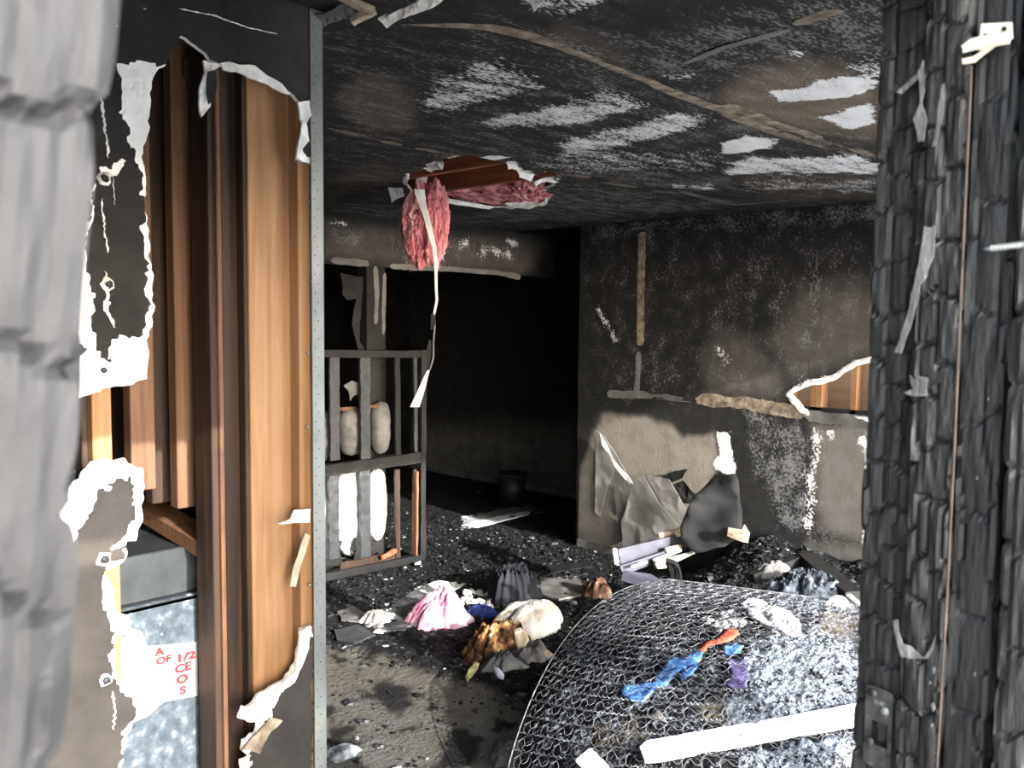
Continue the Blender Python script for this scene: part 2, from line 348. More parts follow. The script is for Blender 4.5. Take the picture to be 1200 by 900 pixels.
# ------------------------------------------------------------------ burnt timber with alligator cracks
def charpost(name, x0, x1, y0, y1, z0, z1, mat, parent=None, step=.005, bw=.03, bh=.06, groove=.004, seed=0, shear=(0, 0), up=True):
    """a squared timber whose surface is broken into raised char blocks"""
    w, d = x1-x0, y1-y0; P = []; N = []; Sx = []
    per = 2*(w+d); k = max(12, int(per/step)); c = .004
    for i in range(k):
        s = per*i/k
        if s < w: p, n_ = (x0+s, y0), (0, -1)
        elif s < w+d: p, n_ = (x1, y0+s-w), (1, 0)
        elif s < 2*w+d: p, n_ = (x1-(s-w-d), y1), (0, 1)
        else: p, n_ = (x0, y1-(s-2*w-d)), (-1, 0)
        P.append(p); N.append(n_); Sx.append(s)
    P = np.array(P); N = np.array(N, float); Sx = np.array(Sx)
    m_ = max(2, int((z1-z0)/step)); Z = np.linspace(z0, z1, m_+1)
    SS, ZZ = np.meshgrid(Sx, Z)
    wobx = (fbm(SS*30, ZZ*9, 0, seed, 3)-.5)*bw*.9
    ci = np.floor((SS+wobx)/bw); cu = (SS+wobx)/bw - ci
    hz = bh*(.7+.7*_h(ci.astype(np.int64), 0*ci.astype(np.int64), 0, seed+4)); off = _h(ci.astype(np.int64), 1+0*ci.astype(np.int64), 0, seed+5)
    zz = (ZZ + (fbm(SS*40, ZZ*20, 1, seed+2, 3)-.5)*.03)/hz + off
    ri = np.floor(zz); rv = zz - ri
    eu = np.minimum(cu, 1-cu)*bw; ev = np.minimum(rv, 1-rv)*hz
    gd = (1-sstep(0, .004, ev))*1.0; gu = (1-sstep(0, .0035, eu))*.6*(_h(ci.astype(np.int64), ri.astype(np.int64), 0, seed+6) > .35)
    dome = sstep(0, .02, ev)*.35
    blk = _h(ci.astype(np.int64), ri.astype(np.int64), 3, seed+7)
    h = groove*(-np.maximum(gd, gu) + dome + (blk-.5)*1.1) + (fbm(SS*220, ZZ*22, 2, seed+8, 3)-.5)*groove*.9
    X = P[None, :, 0] + N[None, :, 0]*h + (ZZ-z0)*shear[0]; Y = P[None, :, 1] + N[None, :, 1]*h + (ZZ-z0)*shear[1]
    V = np.stack([X.ravel(), Y.ravel(), ZZ.ravel()], 1)
    I = np.arange(m_)[:, None]*k + np.arange(k)[None, :]; J = np.arange(m_)[:, None]*k + (np.arange(k)[None, :]+1) % k
    Fq = np.stack([I, J, J+k, I+k], 2).reshape(-1, 4).tolist()
    Fq.append(list(range(k))[::-1]); Fq.append([m_*k+i for i in range(k)])
    return mesh(name, V, Fq, mat, parent)
# ------------------------------------------------------------------ THE SETTING
H = 2.44
def T_(*p): return [tuple(q) for q in p]
XR_ = 5.115
# ceiling -----------------------------------------------------------
ceil_white = [
 ([(905,108),(930,100),(960,92),(1000,88),(1026,88),(1028,104),(1000,116),(960,122),(925,122)], 3, 1.0),
 ([(962,141),(1000,130),(1026,124),(1026,142),(1000,154),(985,150)], 3, 1.0),
 ([(843,165),(870,155),(915,165),(880,176),(850,178)], 3, 1.0),
 ([(845,197),(880,185),(930,178),(1000,182),(1034,188),(1034,200),(960,198),(900,204),(850,203)], 5, .74),
 ([(650,168),(720,146),(790,133),(845,141),(800,157),(720,174),(660,182)], 7, .62),
 ([(565,145),(640,118),(700,102),(766,123),(720,134),(640,152),(580,156)], 7, .58),
 ([(485,128),(540,85),(590,70),(648,95),(590,111),(530,133)], 8, .46),
 ([(620,190),(690,172),(770,180),(850,178),(840,195),(700,205)], 8, .40),
 ([(600,0),(625,-10),(720,-10),(660,18),(630,14)], 5, .5),
 ([(860,215),(940,206),(1034,208),(1030,222),(900,226)], 7, .46),
 ([(990,80),(1040,60),(1042,95),(1032,88)], 5, .5),
 ([(780,88),(815,84),(818,96),(790,98)], 4, .45),
 ([(920,62),(945,57),(948,64),(930,66)], 3, .6),
 ([(780,214),(830,210),(832,216),(785,220)], 3, .6)]
ceil_tan = [
 ([(845,120),(870,85),(920,72),(1000,80),(1034,110),(1034,165),(960,160),(880,145)], 16, .85),
 ([(395,118),(430,92),(470,98),(485,130),(470,155),(430,158)], 12, .5),
 ([(380,210),(440,190),(470,205),(400,225)], 10, .3),
 ([(640,40),(740,75),(740,60),(650,25)], 10, .35),
 ([(860,200),(1034,200),(1034,230),(900,232)], 8, .3)]
ceil_grey = [
 ([(740,60),(860,15),(1040,-10),(1050,80),(960,70),(870,75),(790,100)], 12, .42),
 ([(385,30),(1040,0),(1040,240),(640,262),(385,240)], 40, .27),
 ([(640,215),(760,225),(900,235),(700,262),(420,262),(440,235),(560,245)], 10, .46),
 ([(380,240),(480,238),(560,260),(640,262),(520,280),(380,262)], 8, .42),
 ([(390,110),(440,95),(475,120),(460,150),(420,150)], 10, .34),
 ([(560,170),(700,195),(860,205),(860,225),(700,215)], 8, .46)]
hole_px = [(480,203),(494,200),(503,193),(520,186),(541,182),(580,180),(594,184),(605,193),(620,203),(630,205),(646,198),(655,206),(648,216),(638,222),(646,232),(635,240),(612,239),(598,243),(577,244),(556,240),(520,234),(500,232),(484,228),(476,214)]
hole_c = [(onz(x, y, H).x, onz(x, y, H).y) for x, y in hole_px]
pc = paintpx(ceil_white, ceil_tan, ceil_grey, wob=26, wsc=4)
def pceil(W):
    c = pc(W); d = -sd_poly(W[:, :2], hole_c)
    c[:, 0] = np.maximum(c[:, 0], 1.0*(1-sstep(0, .03, d))*(vn(W[:,0]*14, W[:,1]*14) > .55))
    return c
ceiling = empty('ceiling', (3, 3, H)); tag(ceiling, kind='structure')
cf = ((0, 0, H), (1, 0, 0), (0, 1, 0), (0, 0, -1))
def reliefc(W, c): return (fbm(W[:,0]*3, W[:,1]*3, 0, 9, 3)-.5)*.012 + (c[:, 0] > .4)*fbm(W[:,0]*60, W[:,1]*60)*.003
sm = [M['ceil'], M['gypsum']]
GP = .0015
SA = onz(930, 156, H).y; SB = (onz(420, 158, H).y+onz(735, 217, H).y)/2; SC = onz(860, 52, H).x
def csheet(x0, x1, y0, y1, step=.03, holes=(), seed=0):
    return sheet('plasterboard_sheet', cf, [(x0+GP, y0+GP), (x1-GP, y0+GP), (x1-GP, y1-GP), (x0+GP, y1-GP)], holes, .0127, step, sm, ceiling, .008, pceil, reliefc, seed=seed)
# a burnt-through corner beside the doorway
nearhole = [tuple(onz(x, y, H).xy) for x, y in ((436,22),(448,14),(480,6),(520,-6),(560,-40),(470,-60),(425,-30),(428,5))]
csheet(0, SC, .32, SA, .02, [nearhole], 3); csheet(SC, 5.1, .32, SA, .025)
csheet(0, 5.1, SA, SB, .02, (), 5)
csheet(1.17, 5.1, SB, SB+1.22, .02, [hole_c], 8); csheet(1.17, 5.1, SB+1.22, 4.9, .04)
for i, x in enumerate(np.arange(.46, 5.2, .406)):
    j = bar('ceiling_joist', (x+.02 if abs(x-2.9) > .2 else x, .3, H+.0127+.072), (x+.02, 4.9, H+.0127+.072), .038, .14, M['joist'], ceiling)
box('roof_sheathing', -.3, XR_, .2, 8.1, 2.70, 2.72, M['pine_dark'], ceiling, 0)
box('roof_sheathing', XR_, 6.7, 3.4, 8.1, 2.70, 2.72, M['pine_dark'], ceiling, 0)  # roof left open beside this so daylight falls into the wall cavity
box('light_seal_board', XR_, XR_+.02, .2, 3.4, H-.02, 2.70, M['pine_dark'], ceiling, 0)  # unseen boards from here on, added to keep sky light out
box('light_seal_board', -.3, -.28, .2, 8.1, 0, 2.72, M['pine_dark'], ceiling, 0)
box('light_seal_board', -.3, 6.7, 8.1, 8.12, 0, 2.72, M['pine_dark'], ceiling, 0)
box('light_seal_board', 6.68, 6.7, 3.4, 8.1, 0, 2.72, M['pine_dark'], ceiling, 0)
box('light_seal_board', XR_, 6.7, 3.38, 3.4, 0, 2.72, M['pine_dark'], ceiling, 0)
box('far_ceiling', 5.1, 6.7, 3.4, 4.9, H+.001, H+.02, M['black'], ceiling, 0)
box('far_ceiling', 1.0, 6.7, 4.9, 8.1, H+.001, H+.02, M['black'], ceiling, 0)
def ribbon(name, pts, width, mat, parent, nrm, seed=0, thick=.0025, amp=.35, sub=10, lift=0.0015):
    """a ragged strip of joint tape following points on a surface"""
    pts = [Vector(p) for p in pts]; nrm = Vector(nrm); rnd = random.Random(seed); V = []; Fc = []
    P = []
    for a, b in zip(pts[:-1], pts[1:]):
        k = max(1, int((b-a).length*100/2.2))
        P += [a.lerp(b, i/k) for i in range(k)]
    P.append(pts[-1]); n_ = len(P)
    for i, p in enumerate(P):
        d = (P[min(i+1, n_-1)] - P[max(i-1, 0)]).normalized(); s = d.cross(nrm).normalized()
        taper = min(1, min(i, n_-1-i)/2+.45)
        def w_(k): return 1+amp*(1.6*(float(fbm(np.array([i*.16]), np.array([k*7.3]), 0, seed, 3)[0])-.5)*1.6+rnd.uniform(-.34, .34))
        a_ = width/2*w_(0)*taper; b_ = width/2*w_(1)*taper
        l1, l2 = lift*rnd.uniform(.5, 1), lift*rnd.uniform(.5, 1)
        V += [p + s*a_ + nrm*l1, p + nrm*(thick*.5+lift), p - s*b_ + nrm*l2, p + nrm*.0002]
    for i in range(n_-1):
        for j in range(4): Fc.append((i*4+j, i*4+(j+1) % 4, (i+1)*4+(j+1) % 4, (i+1)*4+j))
    Fc += [(0,1,2,3), tuple((n_-1)*4+j for j in (3,2,1,0))]
    return mesh(name, V, Fc, mat, parent)
def zc(*l): return [onz(x, y, H) for x, y in l]
dn = (0, 0, -1)
ribbon('joint_tape', zc((470,28),(520,29),(575,32),(610,39),(650,52),(680,64),(740,88),(800,112),(860,133)), .045, M['tape'], ceiling, dn, 1)
ribbon('joint_tape', zc((850,122),(900,142),(960,162),(1020,182)), .05, M['tape'], ceiling, dn, 2)
ribbon('joint_tape', zc((846,131),(870,140),(930,162),(1000,182)), .05, M['tape'], ceiling, dn, 12)
ribbon('joint_tape', zc((382,149),(430,160),(470,170)), .05, M['tape'], ceiling, dn, 3)
ribbon('joint_tape', zc((487,173),(540,183)), .04, M['tape'], ceiling, dn, 4)
ribbon('joint_tape', zc((665,203),(690,208)), .05, M['tape'], ceiling, dn, 5)
ribbon('joint_tape', zc((706,213),(745,219)), .06, M['tape'], ceiling, dn, 6)
ribbon('joint_tape', zc((930,28),(960,19),(985,11)), .05, M['tape'], ceiling, dn, 7)
ribbon('joint_tape', zc((775,218),(860,240),(938,234)), .05, M['greypaper'], ceiling, dn, 17)
ribbon('joint_tape', zc((800,75),(850,55),(925,34)), .03, M['greypaper'], ceiling, dn, 18)
def scrap(name, poly3, mat, parent, seed=0, thick=.004, curl=.01, step=.02):
    """a torn flap given by 3D corner points: triangulated in its own plane, crumpled and thickened"""
    C = np.array([list(p) for p in poly3], float); m = C.mean(0); D_ = C-m
    nrm = np.zeros(3)
    for i in range(len(C)): nrm += np.cross(D_[i], D_[(i+1) % len(C)])
    view = m-np.array([0, 0, CAMZ]); nrm /= max(np.linalg.norm(nrm), 1e-12)
    if nrm @ view > 0: nrm = -nrm
    u_ = np.cross([0, 0, 1.0], nrm) if abs(nrm[2]) < .9 else np.array([1.0, 0, 0]); u_ -= nrm*(u_ @ nrm); u_ /= np.linalg.norm(u_); v_ = np.cross(nrm, u_)
    q = np.stack([D_ @ u_, D_ @ v_], 1); hq = D_ @ nrm
    L = jagged(q, step, step*.12, seed); A = np.array(L); x0, y0 = A.min(0); x1, y1 = A.max(0)
    gx_, gy_ = np.meshgrid(np.arange(x0+step/2, x1, step*.8), np.arange(y0+step/2, y1, step*.8)); G_ = np.stack([gx_.ravel(), gy_.ravel()], 1)
    if len(G_): G_ = G_[sd_poly(G_, L) > step*.35]
    pts = [Vector(p) for p in A.tolist()]+[Vector(p) for p in G_.tolist()]; n_ = len(A)
    r = delaunay_2d_cdt(pts, [(i, (i+1) % n_) for i in range(n_)], [], 0, 1e-7)
    P = np.array([tuple(w) for w in r[0]]); T = np.array(r[2]); T = T[sd_poly(P[T].mean(1), L) > 0]
    e1 = P[T[:, 1]]-P[T[:, 0]]; e2 = P[T[:, 2]]-P[T[:, 0]]; fl_ = (e1[:, 0]*e2[:, 1]-e1[:, 1]*e2[:, 0]) < 0; T[fl_] = T[fl_][:, ::-1]
    w = 1/(((P[:, None, :]-q[None])**2).sum(2)+(step*.5)**2); h = (w*hq).sum(1)/w.sum(1)
    f = 1/max(step*4, .03)
    h = h+curl*((fbm(P[:, 0]*f+seed, P[:, 1]*f, 0, seed, 3)-.5)*2.4+(1-np.abs(2*fbm(P[:, 0]*f*1.7, P[:, 1]*f*1.7+seed, 0, seed+3, 2)-1)-.6)*1.2)
    W_ = m+P[:, :1]*u_+P[:, 1:2]*v_+h[:, None]*nrm; N = len(W_); cnt = {}
    for t in T.tolist():
        for i, j in ((t[0], t[1]), (t[1], t[2]), (t[2], t[0])): cnt[(i, j)] = 1
    side = [(j, i, i+N, j+N) for (i, j) in cnt if (j, i) not in cnt]
    return mesh(name, np.vstack([W_, W_-nrm*thick]), T.tolist()+(T[:, ::-1]+N).tolist()+side, mat, parent)
def flap(parent, mat, pts, name='torn_paper_flap', **k): return scrap(name, [atd(*p) for p in pts], mat, parent, **k)
# pale torn paper round the hole in the ceiling
flap(ceiling, M['paper'], [(640,208,4.40),(648,190,4.35),(658,182,4.30),(657,190,4.3),(650,200,4.38),(664,206,4.4),(655,212,4.45),(640,211,4.45),(628,213,4.42),(627,224,4.38),(622,208,4.42)], seed=1, curl=.015)
flap(ceiling, M['paper'], [(594,184,3.9),(603,190,4.0),(615,199,4.2),(626,206,4.3),(622,212,4.3),(608,208,4.2),(606,199,4.1),(594,198,4.0)], seed=2, curl=.015)
flap(ceiling, M['paper'], [(592,238,5.1),(612,235,5.1),(630,238,5.1),(646,228,4.95),(641,237,5.05),(625,243,5.2),(596,244,5.25)], seed=3, curl=.015)
flap(ceiling, M['paper'], [(451,208,4.7),(458,206,4.7),(462,212,4.7),(471,216,4.7),(474,230,4.7),(466,232,4.7),(459,238,4.7),(457,228,4.7)], seed=4, curl=.02)
flap(ceiling, M['paper'], [(490,197,4.5),(501,203,4.5),(500,216,4.5),(493,224,4.5),(506,227,4.5),(508,232,4.5),(496,233,4.5),(490,240,4.5),(479,234,4.5),(480,227,4.5),(486,222,4.5)], seed=5, curl=.02)
flap(ceiling, M['paper'], [(500,196,4.2),(510,190,4.0),(514,187,3.95),(521,188,3.9),(520,196,4.0),(508,199,4.2)], seed=6, curl=.02)
bar('torn_board_edge', atd(519,236,5.02), atd(574,244,5.25), .03, .014, M['paper'], ceiling, bev=0, jag=.3, seg=12, seed=3)
# white torn edge of the near hole, loose wood and soot flaps at the head of the room
flap(ceiling, M['paper'], [(443,21,1.9),(452,15,1.9),(470,11,1.87),(490,1,1.83),(512,-10,1.8),(535,-10,1.8),(505,9,1.84),(480,18,1.87),(464,25,1.9),(453,34,1.92),(448,27,1.91)], seed=7, curl=.012, step=.012)
flap(ceiling, M['paper'], [(606,-6,1.8),(642,-8,1.8),(638,2,1.8),(626,13,1.8),(622,4,1.8)], seed=8, curl=.012, step=.012)
flap(ceiling, M['greypaper'], [(366,18,2.0),(405,5,1.95),(430,15,2.0),(425,22,2.0),(395,22,2.02),(375,30,2.05)], seed=9, curl=.012, step=.012, name='soot_flap')
bar('splintered_lath', atd(395,-6,1.92), atd(438,14,1.95), .03, .012, M['particle'], ceiling, bev=0, jag=.2, seg=4, seed=4)
bar('splintered_lath', atd(411,26,1.97), atd(440,12,1.96), .022, .012, M['particle'], ceiling, bev=0, jag=.2, seg=4, seed=5)
# right wall ---------------------------------------------------------
XR = 5.1; YC = onx(680, 450, XR).y
rw_hole_px = [(923,462),(935,455),(950,449),(975,444),(988,436),(1002,427),(1040,416),(1045,494),(985,487),(948,486),(941,481),(931,470)]
rw_hole = [(onx(x, y, XR).y, onx(x, y, XR).z) for x, y in rw_hole_px]
rw_white = [([(841,504),(852,505),(860,530),(865,545),(863,558),(852,555),(833,542),(845,530)], 2, 1.0),
 ([(1012,520),(1026,515),(1022,600),(1016,650),(1008,640),(1014,570)], 3, .62),
 ([(955,655),(985,662),(1012,680),(1015,700),(990,700),(965,680)], 9, .60),  # soft white here paints in a sunlit spot low on the wall
 ([(702,355),(712,372),(722,400),(717,402),(706,380),(699,362)], 4, .55),
 ([(838,410),(845,402),(866,424),(850,432)], 5, .48),
 ([(948,500),(957,496),(962,520),(956,590),(948,625),(935,622),(945,560)], 6, .48),
 ([(966,505),(975,500),(978,515),(970,520)], 2, .7), ([(1005,513),(1016,510),(1015,520),(1005,524)], 2, .8)]
rw_tan = [([(902,400),(940,340),(1000,330),(1030,350),(1030,412),(985,430),(930,440)], 20, .30),
 ([(820,420),(850,388),(880,400),(918,440),(915,470),(830,460)], 14, .25),
 ([(700,487),(760,488),(800,512),(838,505),(845,545),(835,560),(818,600),(780,640),(672,646),(680,560)], 5, 1.0),  # exposed board, toned paler for the light falling on it
 ([(955,500),(1025,495),(1020,640),(960,620)], 14, .75),
 ([(950,640),(1018,640),(1018,730),(960,690)], 14, .8)]
rw_grey = [([(945,305),(965,300),(962,360),(955,415),(937,410),(945,360)], 6, .50),
 ([(870,280),(890,270),(895,340),(875,380)], 8, .36),
 ([(905,500),(940,490),(950,540),(960,560),(945,630),(910,620),(895,560)], 12, .48),
 ([(1015,300),(1034,300),(1030,370),(1018,380)], 6, .44),
 ([(678,260),(1034,236),(1034,262),(690,285)], 10, .40),
 ([(870,478),(905,480),(900,560),(885,560)], 8, .44),
 ([(760,400),(800,430),(800,460),(700,460)], 14, .3),
 ([(684,270),(1030,240),(1030,480),(684,460)], 30, .215),
 ([(960,500),(1010,500),(1010,700),(940,660)], 20, .36)]
pr = paintpx(rw_white, rw_tan, rw_grey, wob=16, wsc=5)
def prw(W):
    c = pr(W); d = -sd_poly(W[:, 1:3], rw_hole); c[:, 0] = np.maximum(c[:, 0], 1.4*(1-sstep(.004, .03, d))); return c
wall_right = empty('wall_right', (XR, 2, 0)); tag(wall_right, kind='structure')
rf = ((XR, 0, 0), (0, 1, 0), (0, 0, 1), (-1, 0, 0))
def relw(W, c): return (fbm(W[:,1]*4, W[:,2]*4, 0, 19, 3)-.5)*.008 + (c[:, 0] > .4)*fbm(W[:,1]*50, W[:,2]*50)*.003
ys = onx(751, 360, XR).y
smw = [M['wall'], M['gypsum']]
def rsheet(y0, y1, z0, z1, step=.025, holes=()):
    return sheet('plasterboard_sheet', rf, [(y0+.003, z0+.003), (y1-.003, z0+.003), (y1-.003, z1-.003), (y0+.003, z1-.003)], holes, .0127, step, smw, wall_right, .01, prw, relw)
rsheet(1.3, ys, 1.20, H, .02, [rw_hole]); rsheet(ys, YC, 1.20, H, .02); rsheet(1.3, YC, 0, 1.20, .02); rsheet(.33, 1.3, 0, H, .08)
for y in (1.72, 2.13, 2.54, 2.95, 3.35, 3.76, 4.13): box('stud', XR+.014, XR+.103, y-.019, y+.019, 0, H, M['pine'], wall_right)
ya = onx(950, 465, XR+.02).y; yb = onx(963, 465, XR+.02).y
box('stud', XR+.014, XR+.103, yb, ya, 1.0, 2.0, M['pine'], wall_right); yq = onx(1026, 465, XR+.02).y
box('stud', XR+.014, XR+.103, yq-.05, yq, 1.0, 2.0, M['pine'], wall_right)
box('back_board', XR+.80, XR+.82, .33, 3.38, 0, 2.3, M['pine_edge'], wall_right, 0)
box('seam_light_seal', XR+.014, XR+.04, 1.3, YC, 1.17, 1.23, M['soot'], wall_right, 0)  # added backing strip, blocks daylight leaking through the sheet gap
box('plate', XR+.005, XR+.06, .3, YC, H-.04, H+.03, M['soot'], wall_right, 0)  # closes the ceiling line against leaking daylight
box('end_closer', XR+.0, XR+.9, .25, .33, 0, 2.5, M['soot'], wall_right, 0)
box('blackened_edge', XR, XR+.13, YC, YC+.02, 0, H, M['soot'], wall_right, 0)
lf = (-1, 0, 0)
ribbon('joint_tape', [onx(x, y, XR) for x, y in ((753,272),(751,330),(750,405))], .06, M['tape'], wall_right, lf, 21)
ribbon('joint_tape', [onx(x, y, XR) for x, y in ((749,412),(748,432),(746,462))], .045, M['greypaper'], wall_right, lf, 22)
ribbon('joint_tape', [onx(x, y, XR) for x, y in ((815,467),(870,473),(900,477),(943,484))], .075, M['tape'], wall_right, lf, 23)
ribbon('joint_tape', [onx(x, y, XR) for x, y in ((712,462),(760,463),(812,467))], .06, M['greypaper'], wall_right, lf, 24)
ribbon('joint_tape', [onx(x, y, XR) for x, y in ((945,488),(985,492),(1030,497))], .08, M['greypaper'], wall_right, lf, 25)
# white broken edge round the hole
pl = [onx(x, y, XR) for x, y in rw_hole_px]
ribbon('torn_board_edge', pl[0:7], .035, M['paper'], wall_right, lf, 26, lift=.008, amp=.5)
ribbon('torn_board_edge', [pl[0], pl[11], pl[10], pl[9]], .04, M['paper'], wall_right, lf, 27, lift=.008, amp=.5)
# paper curling off the lower sheet
def wx(off, *l): return [(onx(x, y, XR-off)) for x, y in l]
scrap('peeling_paper', wx(.02, (699,505),(707,510),(726,540),(742,568),(738,590),(728,632),(722,600),(721,545),(716,560),(703,605),(697,600)), M['beige'], wall_right, 11, .003, .005, .05)
scrap('peeling_paper', wx(.03, (703,508),(722,542),(742,566),(738,568),(720,546),(706,522)), M['paper'], wall_right, 12, .003, .01, .04)
scrap('peeling_paper', wx(.05, (745,562),(754,556),(772,590),(790,612),(794,616),(785,625),(760,640),(730,640),(728,610),(736,585)), M['beige'], wall_right, 13, .003, .012, .06)
scrap('peeling_paper', wx(.07, (757,556),(785,562),(800,590),(808,605),(795,614),(780,596),(768,575)), M['beige'], wall_right, 14, .003, .012, .06)
scrap('peeling_paper', wx(.012, (775,560),(790,552),(806,550),(800,560),(785,566)), M['soot'], wall_right, 15, .003, .01, .03)
scrap('peeling_paper', wx(.06, (783,570),(800,563),(815,580),(812,590),(800,590)), M['soot'], wall_right, 16, .003, .02, .03)
box('baseboard_right', XR-.014, XR, onx(735, 655, XR).y, YC, 0, .085, M['greypaper']); tag(bpy.data.objects['baseboard_right'], kind='structure')
# back wall over the closet openings -----------------------------------
YB = 4.9
wall_back = empty('wall_back', (4, YB, 0)); tag(wall_back, kind='structure')
bwp = paintpx([([(592,279),(604,280),(612,288),(600,289)], 3, .6), ([(383,258),(410,260),(405,266),(384,264)], 3, .52), ([(532,275),(552,280),(548,292),(535,290)], 4, .5), ([(560,282),(600,290),(600,305),(560,300)], 8, .42)],
              [([(380,262),(640,285),(620,320),(380,300)], 10, .25)], [([(383,265),(430,270),(425,290),(383,288)], 6, .44), ([(470,275),(560,285),(600,300),(560,305),(480,300)], 8, .40)], 8, 6)
xe = onz(655, 280, H).x
sheet('plasterboard_sheet', ((0, YB, 0), (1, 0, 0), (0, 0, 1), (0, -1, 0)), [(1.17, 2.10), (5.6, 2.10), (5.6, H), (1.17, H)], [], .0127, .02, smw, wall_back, .01, bwp)
xa, xb = ony(430, 380, YB).x, ony(452, 380, YB).x
box('doorway_post', xa, xb, YB, YB+.11, 0, 2.10, M['soot'], wall_back, .004)
box('wall_core', 1.17, 5.6, YB+.013, YB+.11, 2.10, H, M['soot'], wall_back, 0)
ribbon('charred_casing', [ony(x, y, YB-.002) for x, y in ((388,305),(410,307),(432,310))], .05, M['greypaper'], wall_back, (0,-1,0), 31)
ribbon('charred_casing', [ony(x, y, YB-.002) for x, y in ((457,312),(520,315),(583,320),(610,325))], .04, M['greypaper'], wall_back, (0,-1,0), 32)
ribbon('charred_casing', [ony(x, y, YB-.002) for x, y in ((440,312),(441,345),(440,380))], .04, M['greypaper'], wall_back, (0,-1,0), 33)
ribbon('charred_casing', [ony(x, y, YB-.002) for x, y in ((451,320),(450,350),(449,392))], .03, M['greypaper'], wall_back, (0,-1,0), 34)
# closet behind the header
box('closet_back', 1.17, xa, 5.55, 5.6, 0, H, M['pine_dark'], wall_back, 0)
box('closet_side', xa, xb, YB+.11, 7.9, 0, H, M['black'], wall_back, 0)
scrap('hanging_soot_flap', [ony(x, y, YB+.05) for x, y in ((398,320),(425,325),(428,345),(420,400),(432,420),(428,430),(418,410),(414,380),(418,350),(408,352),(400,345))], M['soot'], wall_back, 41, .004, .03, .06)
# far room -------------------------------------------------------------
wall_far = empty('wall_far', (6.5, 6, 0)); tag(wall_far, kind='structure')
pf = paintpx([], [([(490,500),(700,500),(700,600),(490,570)], 20, .4)], [([(490,500),(640,520),(640,580),(500,556)], 20, .3)])  # paler lower band paints in the faint light on this wall
sheet('plasterboard_sheet', ((6.5, 0, 0), (0, 1, 0), (0, 0, 1), (-1, 0, 0)), [(YC, 0), (8, 0), (8, H), (YC, H)], [], .0127, .06, smw, wall_far, .01, pf)
box('end_board', xb, 6.5, 7.9, 7.95, 0, H, M['black'], wall_far, 0)
box('return_board', XR+.13, 6.5, YC-.05, YC, 0, H, M['black'], wall_far, 0)
box('baseboard_far', 6.485, 6.5, YC, 7.9, 0, .09, M['greypaper']); tag(bpy.data.objects['baseboard_far'], kind='structure')
ot = onx(593, 535, 6.488); box('outlet_plate', 6.478, 6.487, ot.y-.035, ot.y+.035, ot.z-.057, ot.z+.057, M['greypaper'], wall_far)
# floor ---------------------------------------------------------------------
fl_white = [([(425,725),(470,705),(515,686),(545,688),(500,700),(492,730),(470,740),(430,742)], 5, .62),
 ([(640,682),(680,682),(700,700),(650,705)], 6, .52), ([(540,612),(575,606),(620,600),(622,604),(580,612),(545,618)], 3, .9),  # narrow far polygon paints in a streak of sunlight
 ([(565,600),(628,597),(620,604),(560,608)], 4, .5)]
fl_tan = [([(370,765),(420,768),(470,780),(540,800),(610,830),(690,862),(700,960),(370,980)], 7, 1.0)]
fl_grey = [([(378,700),(430,690),(560,670),(700,690),(680,760),(560,745),(440,770),(378,755)], 14, .24),
 ([(425,735),(480,690),(560,680),(560,700),(500,745)], 8, .5), ([(640,680),(690,680),(705,705),(650,715)], 8, .5),
 ([(378,800),(560,830),(680,880),(600,960),(378,960)], 20, .38), ([(500,560),(560,600),(680,640),(500,640)], 14, .2)]
pfl0 = paintpx(fl_white, fl_tan, fl_grey, 22, 4)
BX = []   # scorched spots on the carpet
for (x, y, r) in ((455,815,26),(480,855,10),(590,850,14),(540,870,22),(400,870,25),(395,770,10),(430,780,9),(420,800,7),(620,880,18),(440,765,12),(520,845,7),(560,835,6),(650,866,6),(500,826,5),(535,890,26),(385,840,12),(600,815,8),(640,840,9)): BX.append((x, y, r))
def pfl(W):
    c = pfl0(W); px, d = proj(W); px = px + np.stack([(fbm(W[:,0]*14, W[:,1]*14, 0, 5)-.5), (fbm(W[:,0]*14, W[:,1]*14, 4, 8)-.5)], 1)*34
    for x, y, r in BX:
        k = 1-sstep(r*.7, r*1.3, np.hypot(px[:, 0]-x, (px[:, 1]-y)*1.8)); c *= (1-k*.95)[:, None]
    return c
def groundz(x, y):
    x = np.asarray(x, float); y = np.asarray(y, float)
    px, d = proj(np.stack([x, y, 0*x], 1)) if x.ndim else proj(np.array([[x, y, 0]]))
    carpet = sstep(-20, 20, sd_poly(px, fl_tan[0][0])) * (d > .3)
    b = .034*fbm(x*5, y*5, 0, 2, 4) + .034*fbm(x*19, y*19, 0, 4, 3)
    h = b*(1-.9*carpet)
    # heap against the right wall behind the mattress
    dx = np.clip((x-3.9)/1.1, 0, 1); hy = sstep(1.0, 1.6, y)*(1-sstep(2.55, 3.25, y))
    h = h + sstep(0, 1, dx)*hy*(.34+.22*(fbm(x*3, y*3, 0, 22, 3)-.5))
    return h*(1-.5*sstep(4.5, 5.5, y))
st = .022; gx = np.arange(-.3, 6.52, st); gy = np.arange(.31, 8.02, st); nx, ny = len(gx), len(gy)
GX, GY = np.meshgrid(gx, gy); gz = groundz(GX.ravel(), GY.ravel())
W = np.stack([GX.ravel(), GY.ravel(), gz], 1)
I = (np.arange(ny-1)[:, None]*nx + np.arange(nx-1)[None, :])
Fq = np.stack([I, I+1, I+1+nx, I+nx], 2).reshape(-1, 4)
floor = mesh('floor', W, Fq, M['floor'], None, False, None, pfl(W*[1,1,0])); tag(floor, kind='structure')
